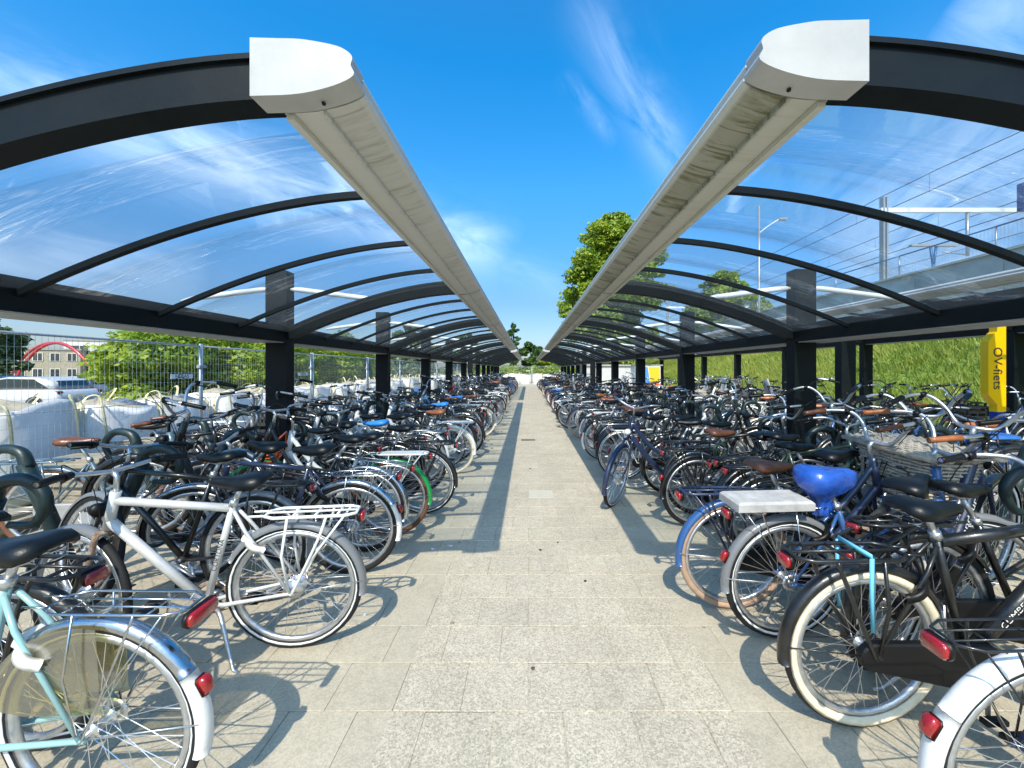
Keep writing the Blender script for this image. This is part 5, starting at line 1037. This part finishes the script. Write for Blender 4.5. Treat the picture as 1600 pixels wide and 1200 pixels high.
# ---- the rest of the rows
rnd = random.Random(42)
FC = [('black', 'black', 62), ('navy', 'navy', 10), ('grey', 'grey', 8), ('darkgreen', 'dark green', 5), ('white', 'white', 7), ('silver', 'silver', 8), ('blue', 'blue', 5), ('bluegrey', 'blue grey', 5), ('purple', 'dark purple', 3), ('skyblue', 'sky blue', 3), ('red', 'dark red', 2), ('cream', 'cream', 2)]
KD = {'step': 'step-through', 'swan': 'curved frame', 'diamond': 'crossbar'}
def pick(lst): return rnd.choices(lst, [l[-1] for l in lst])[0]
SEQ = {}
def rowbike(x, y, head, group, side, ref, near):
    f = pick(FC); kd = rnd.choices(['step', 'swan', 'diamond'], [5, 3, 4])[0]
    kw = dict(kind=kd, frame=f[0], fender=rnd.choice([f[0], f[0], 'black', 'black', 'black', 'chrome', 'grey']), steer=rnd.gauss(0, .28), crank=rnd.uniform(0, 360), bar=rnd.choices(['swept', 'flat', 'high', 'long'], [5, 3, 4, 1])[0], barmat=rnd.choice(['alu', 'alu', 'black', 'chrome']), fat=rnd.choice([1, 1, 1.2, 1.5]))
    kw['case'] = rnd.choice(['plastic', 'plastic', None, 'greyplastic']); feat = []
    sd = rnd.choices(['saddle', 'leather', 'tanleather', 'skycover'], [16, 3, 2, .6])[0]; kw['saddle'] = sd
    if sd == 'leather': feat.append('brown saddle')
    if sd == 'tanleather': feat.append('tan saddle')
    if sd == 'skycover': feat.append('blue saddle cover')
    ty = rnd.choices(['rubber', 'rubberdust', 'tyrecream', 'tyretan', 'tyrewhite'], [10, 4, 2, 1, 1])[0]; kw['tyre'] = ty; kw['band'] = ty in ('rubber', 'rubberdust') and rnd.random() < .55
    if ty == 'tyrecream': feat.append('cream tyres')
    if ty == 'tyretan': feat.append('tan tyres')
    if ty == 'tyrewhite': feat.append('pale tyres')
    kw['carrier'], kw['carmat'] = rnd.choice([('heavy', 'black'), ('heavy', 'black'), ('tube', 'black'), ('wire', 'chrome'), ('tube', 'white'), ('wire', 'black')])
    if kw['carmat'] == 'white': feat.append('white carrier')
    kw['tailwhite'] = rnd.random() < .15; kw['tailon'] = rnd.choice(['carrier', 'fender', 'both'])
    e = rnd.random()
    if e < .07: kw['front'] = 'crate'; feat.append('front crate')
    elif e < .13: kw['front'] = 'basket'; feat.append('wicker front basket')
    elif e < .22: kw['front'] = 'rack'; feat.append('front rack')
    e = rnd.random()
    if e < .04: kw['extra'] = 'childseat'; feat.append('child seat')
    elif e < .09: kw['extra'] = 'pannier'; feat.append('black panniers')
    elif e < .12: kw['extra'] = 'bluebag'; feat.append('blue bags')
    elif e < .15: kw['extra'] = 'crate'; feat.append('rear crate')
    kw['coil'] = rnd.choice(['plastic', 'blue', 'darkgreen']) if rnd.random() < .2 else None
    kw['detail'] = 2 if y < 14 else (1 if y < 22 else 0)
    SEQ[(ref, side)] = n = SEQ.get((ref, side), -1)+1
    ft = (' with '+feat[0]) if feat else ''
    lab = f'{f[1]} {KD[kd]} bike{ft}, {ORD[n]} {ref}'
    B(lab, x, y, head, rnd.gauss(0, 3.2), group, pitch=rnd.choice([0, 0, 0, 8, 10]) if near else 0, **kw)
def left_ref(y):
    if y < 16.8: k = min(4, max(0, int((y-1.25)//3.05)));  return f'past {["front", "first", "second", "third", "fourth"][k]} left post'
    if y < 18.9: return 'in the left gap between shelters'
    k = int((y-18.3)//2.75); return f'past {ORD[k]} far left post'
def right_ref(y, row):
    if row == 'E': return 'under the outer right shelter'
    if row == 'D': return 'in the inner right rack'
    return left_ref(y).replace('left', 'right')
y = 6.3
while y < 34:
    rowbike(-1.28+rnd.gauss(0, .13)+(0 if rnd.random() < .8 else -.25), y, 180+rnd.gauss(0, 4.5), GA, 'A', left_ref(y), True); y += rnd.uniform(.30, .46)
y = 5.62
while y < 34:
    rowbike(1.27+rnd.gauss(0, .13)+(0 if rnd.random() < .8 else .25), y, 0+rnd.gauss(0, 4.5), GB, 'B', right_ref(y, 'B'), True); y += rnd.uniform(.30, .46)
y = 2.9
while y < 19:
    rowbike(5.0+rnd.gauss(0, .15), y, 180+rnd.gauss(0, 6), GD, 'D', right_ref(y, 'D'), True); y += rnd.uniform(.42, .62)
y = 5.9
while y < 18:
    rowbike(6.75+rnd.gauss(0, .15), y, 0+rnd.gauss(0, 6), GE, 'E', right_ref(y, 'E'), True); y += rnd.uniform(.42, .62)
for i, (x, y, h) in enumerate([(-4.3, 5.9, 8), (-4.25, 7.9, -6), (-4.35, 9.0, 5), (-4.3, 11.2, 0), (-4.3, 13.3, 4), (-4.3, 16, -5)]):
    rowbike(x, y, h, GC, 'C', 'along the construction fence', False)
# a scattered pair of handlebars and front wheels turn every which way; racks below hold the front wheels
def rack(x, y, k, label):
    t = thing('bike_rack', label, 'bike rack', T3(x, y, -.004), 'double sided tube racks between the bicycles')
    def arm(s_):
        m = MB(); m.tube([(s_*.02, 0, .0), (s_*.31, 0, .66), (s_*.40, 0, .86)], .05, 10, flat=(1, .75))
        m.tube(catmull([(s_*.385, 0, .84), (s_*.43, 0, .94), (s_*.57, 0, .96), (s_*.66, 0, .87), (s_*.61, 0, .75), (s_*.48, 0, .74)], 5), [.04-.0009*i for i in range(26)], 8); return m
    for s_ in (-1, 1):
        a = obj('rack_arm', cached(('rack_arm', s_), lambda: arm(s_)), M['rackdark'], t)
        obj('wheel_clip', cached(('clip', s_), lambda: MB().tube(catmull([(s_*.15, .05, .30), (s_*.34, .05, .36), (s_*.50, .045, .32), (s_*.52, 0, .31), (s_*.50, -.045, .32), (s_*.34, -.05, .36), (s_*.15, -.05, .30)], 4), .011, 6)), M['rackdark'], a)
    obj('base_plate', cached(('rack_base',), lambda: MB().box((-.3, -.06, 0), (.3, .06, .012), 0, .003)), M['rackdark'], t)
for k in range(14): rack(-3.04, 2.02+.78*k, k, f'{ORD[k]} dark tube rack from the camera between the left bicycles')
for k in range(14): rack(3.22, 2.0+.78*k+.2, k, f'{ORD[k]} dark tube rack from the camera between the right bicycles')
# ---- small litter on the paving
def litter(x, y, k, label, mat, sz):
    r2 = random.Random(k); pts = [(sz*r2.uniform(.5, 1)*math.cos(a), sz*r2.uniform(.5, 1)*.7*math.sin(a)) for a in [i*1.047 for i in range(6)]]
    vs = [(x_, y_, .002+r2.uniform(0, .010)) for x_, y_ in pts]+[(x_, y_, .001) for x_, y_ in pts]
    o = obj('litter', MB().add(vs, [(0, 1, 2, 3, 4, 5), (11, 10, 9, 8, 7, 6)]+[(i, 6+i, 6+(i+1) % 6, (i+1) % 6) for i in range(6)], 0, False), mat); o.location = (x, y, .003); setp(o, label, 'litter', 'bits of litter on the paving')
litter(-.66, 3.48, 1, 'pale blue paper scrap lying in the left gutter shadow', M['tyrewhite'], .035); litter(-.80, 3.42, 2, 'small white scrap left of the pale blue paper', M['label'], .018); litter(.02, 2.05, 3, 'dark leaf on the lane nearest the camera', M['bark'], .016); litter(.10, 3.4, 4, 'dark pebble in the middle of the lane', M['plastic'], .014); litter(.25, 3.55, 5, 'brown leaf right of the dark pebble', M['bark'], .013); litter(.40, 2.9, 6, 'small dark scrap right of the lane centre', M['plastic'], .012); litter(.02, 6.2, 7, 'bluish scrap farther up the lane', M['bluegrey'], .03); litter(-.45, 2.42, 8, 'reddish leaf on the left of the lane', M['rust'], .015); litter(-1.0, 2.5, 9, 'white crumb beside the silver wheel', M['label'], .012)
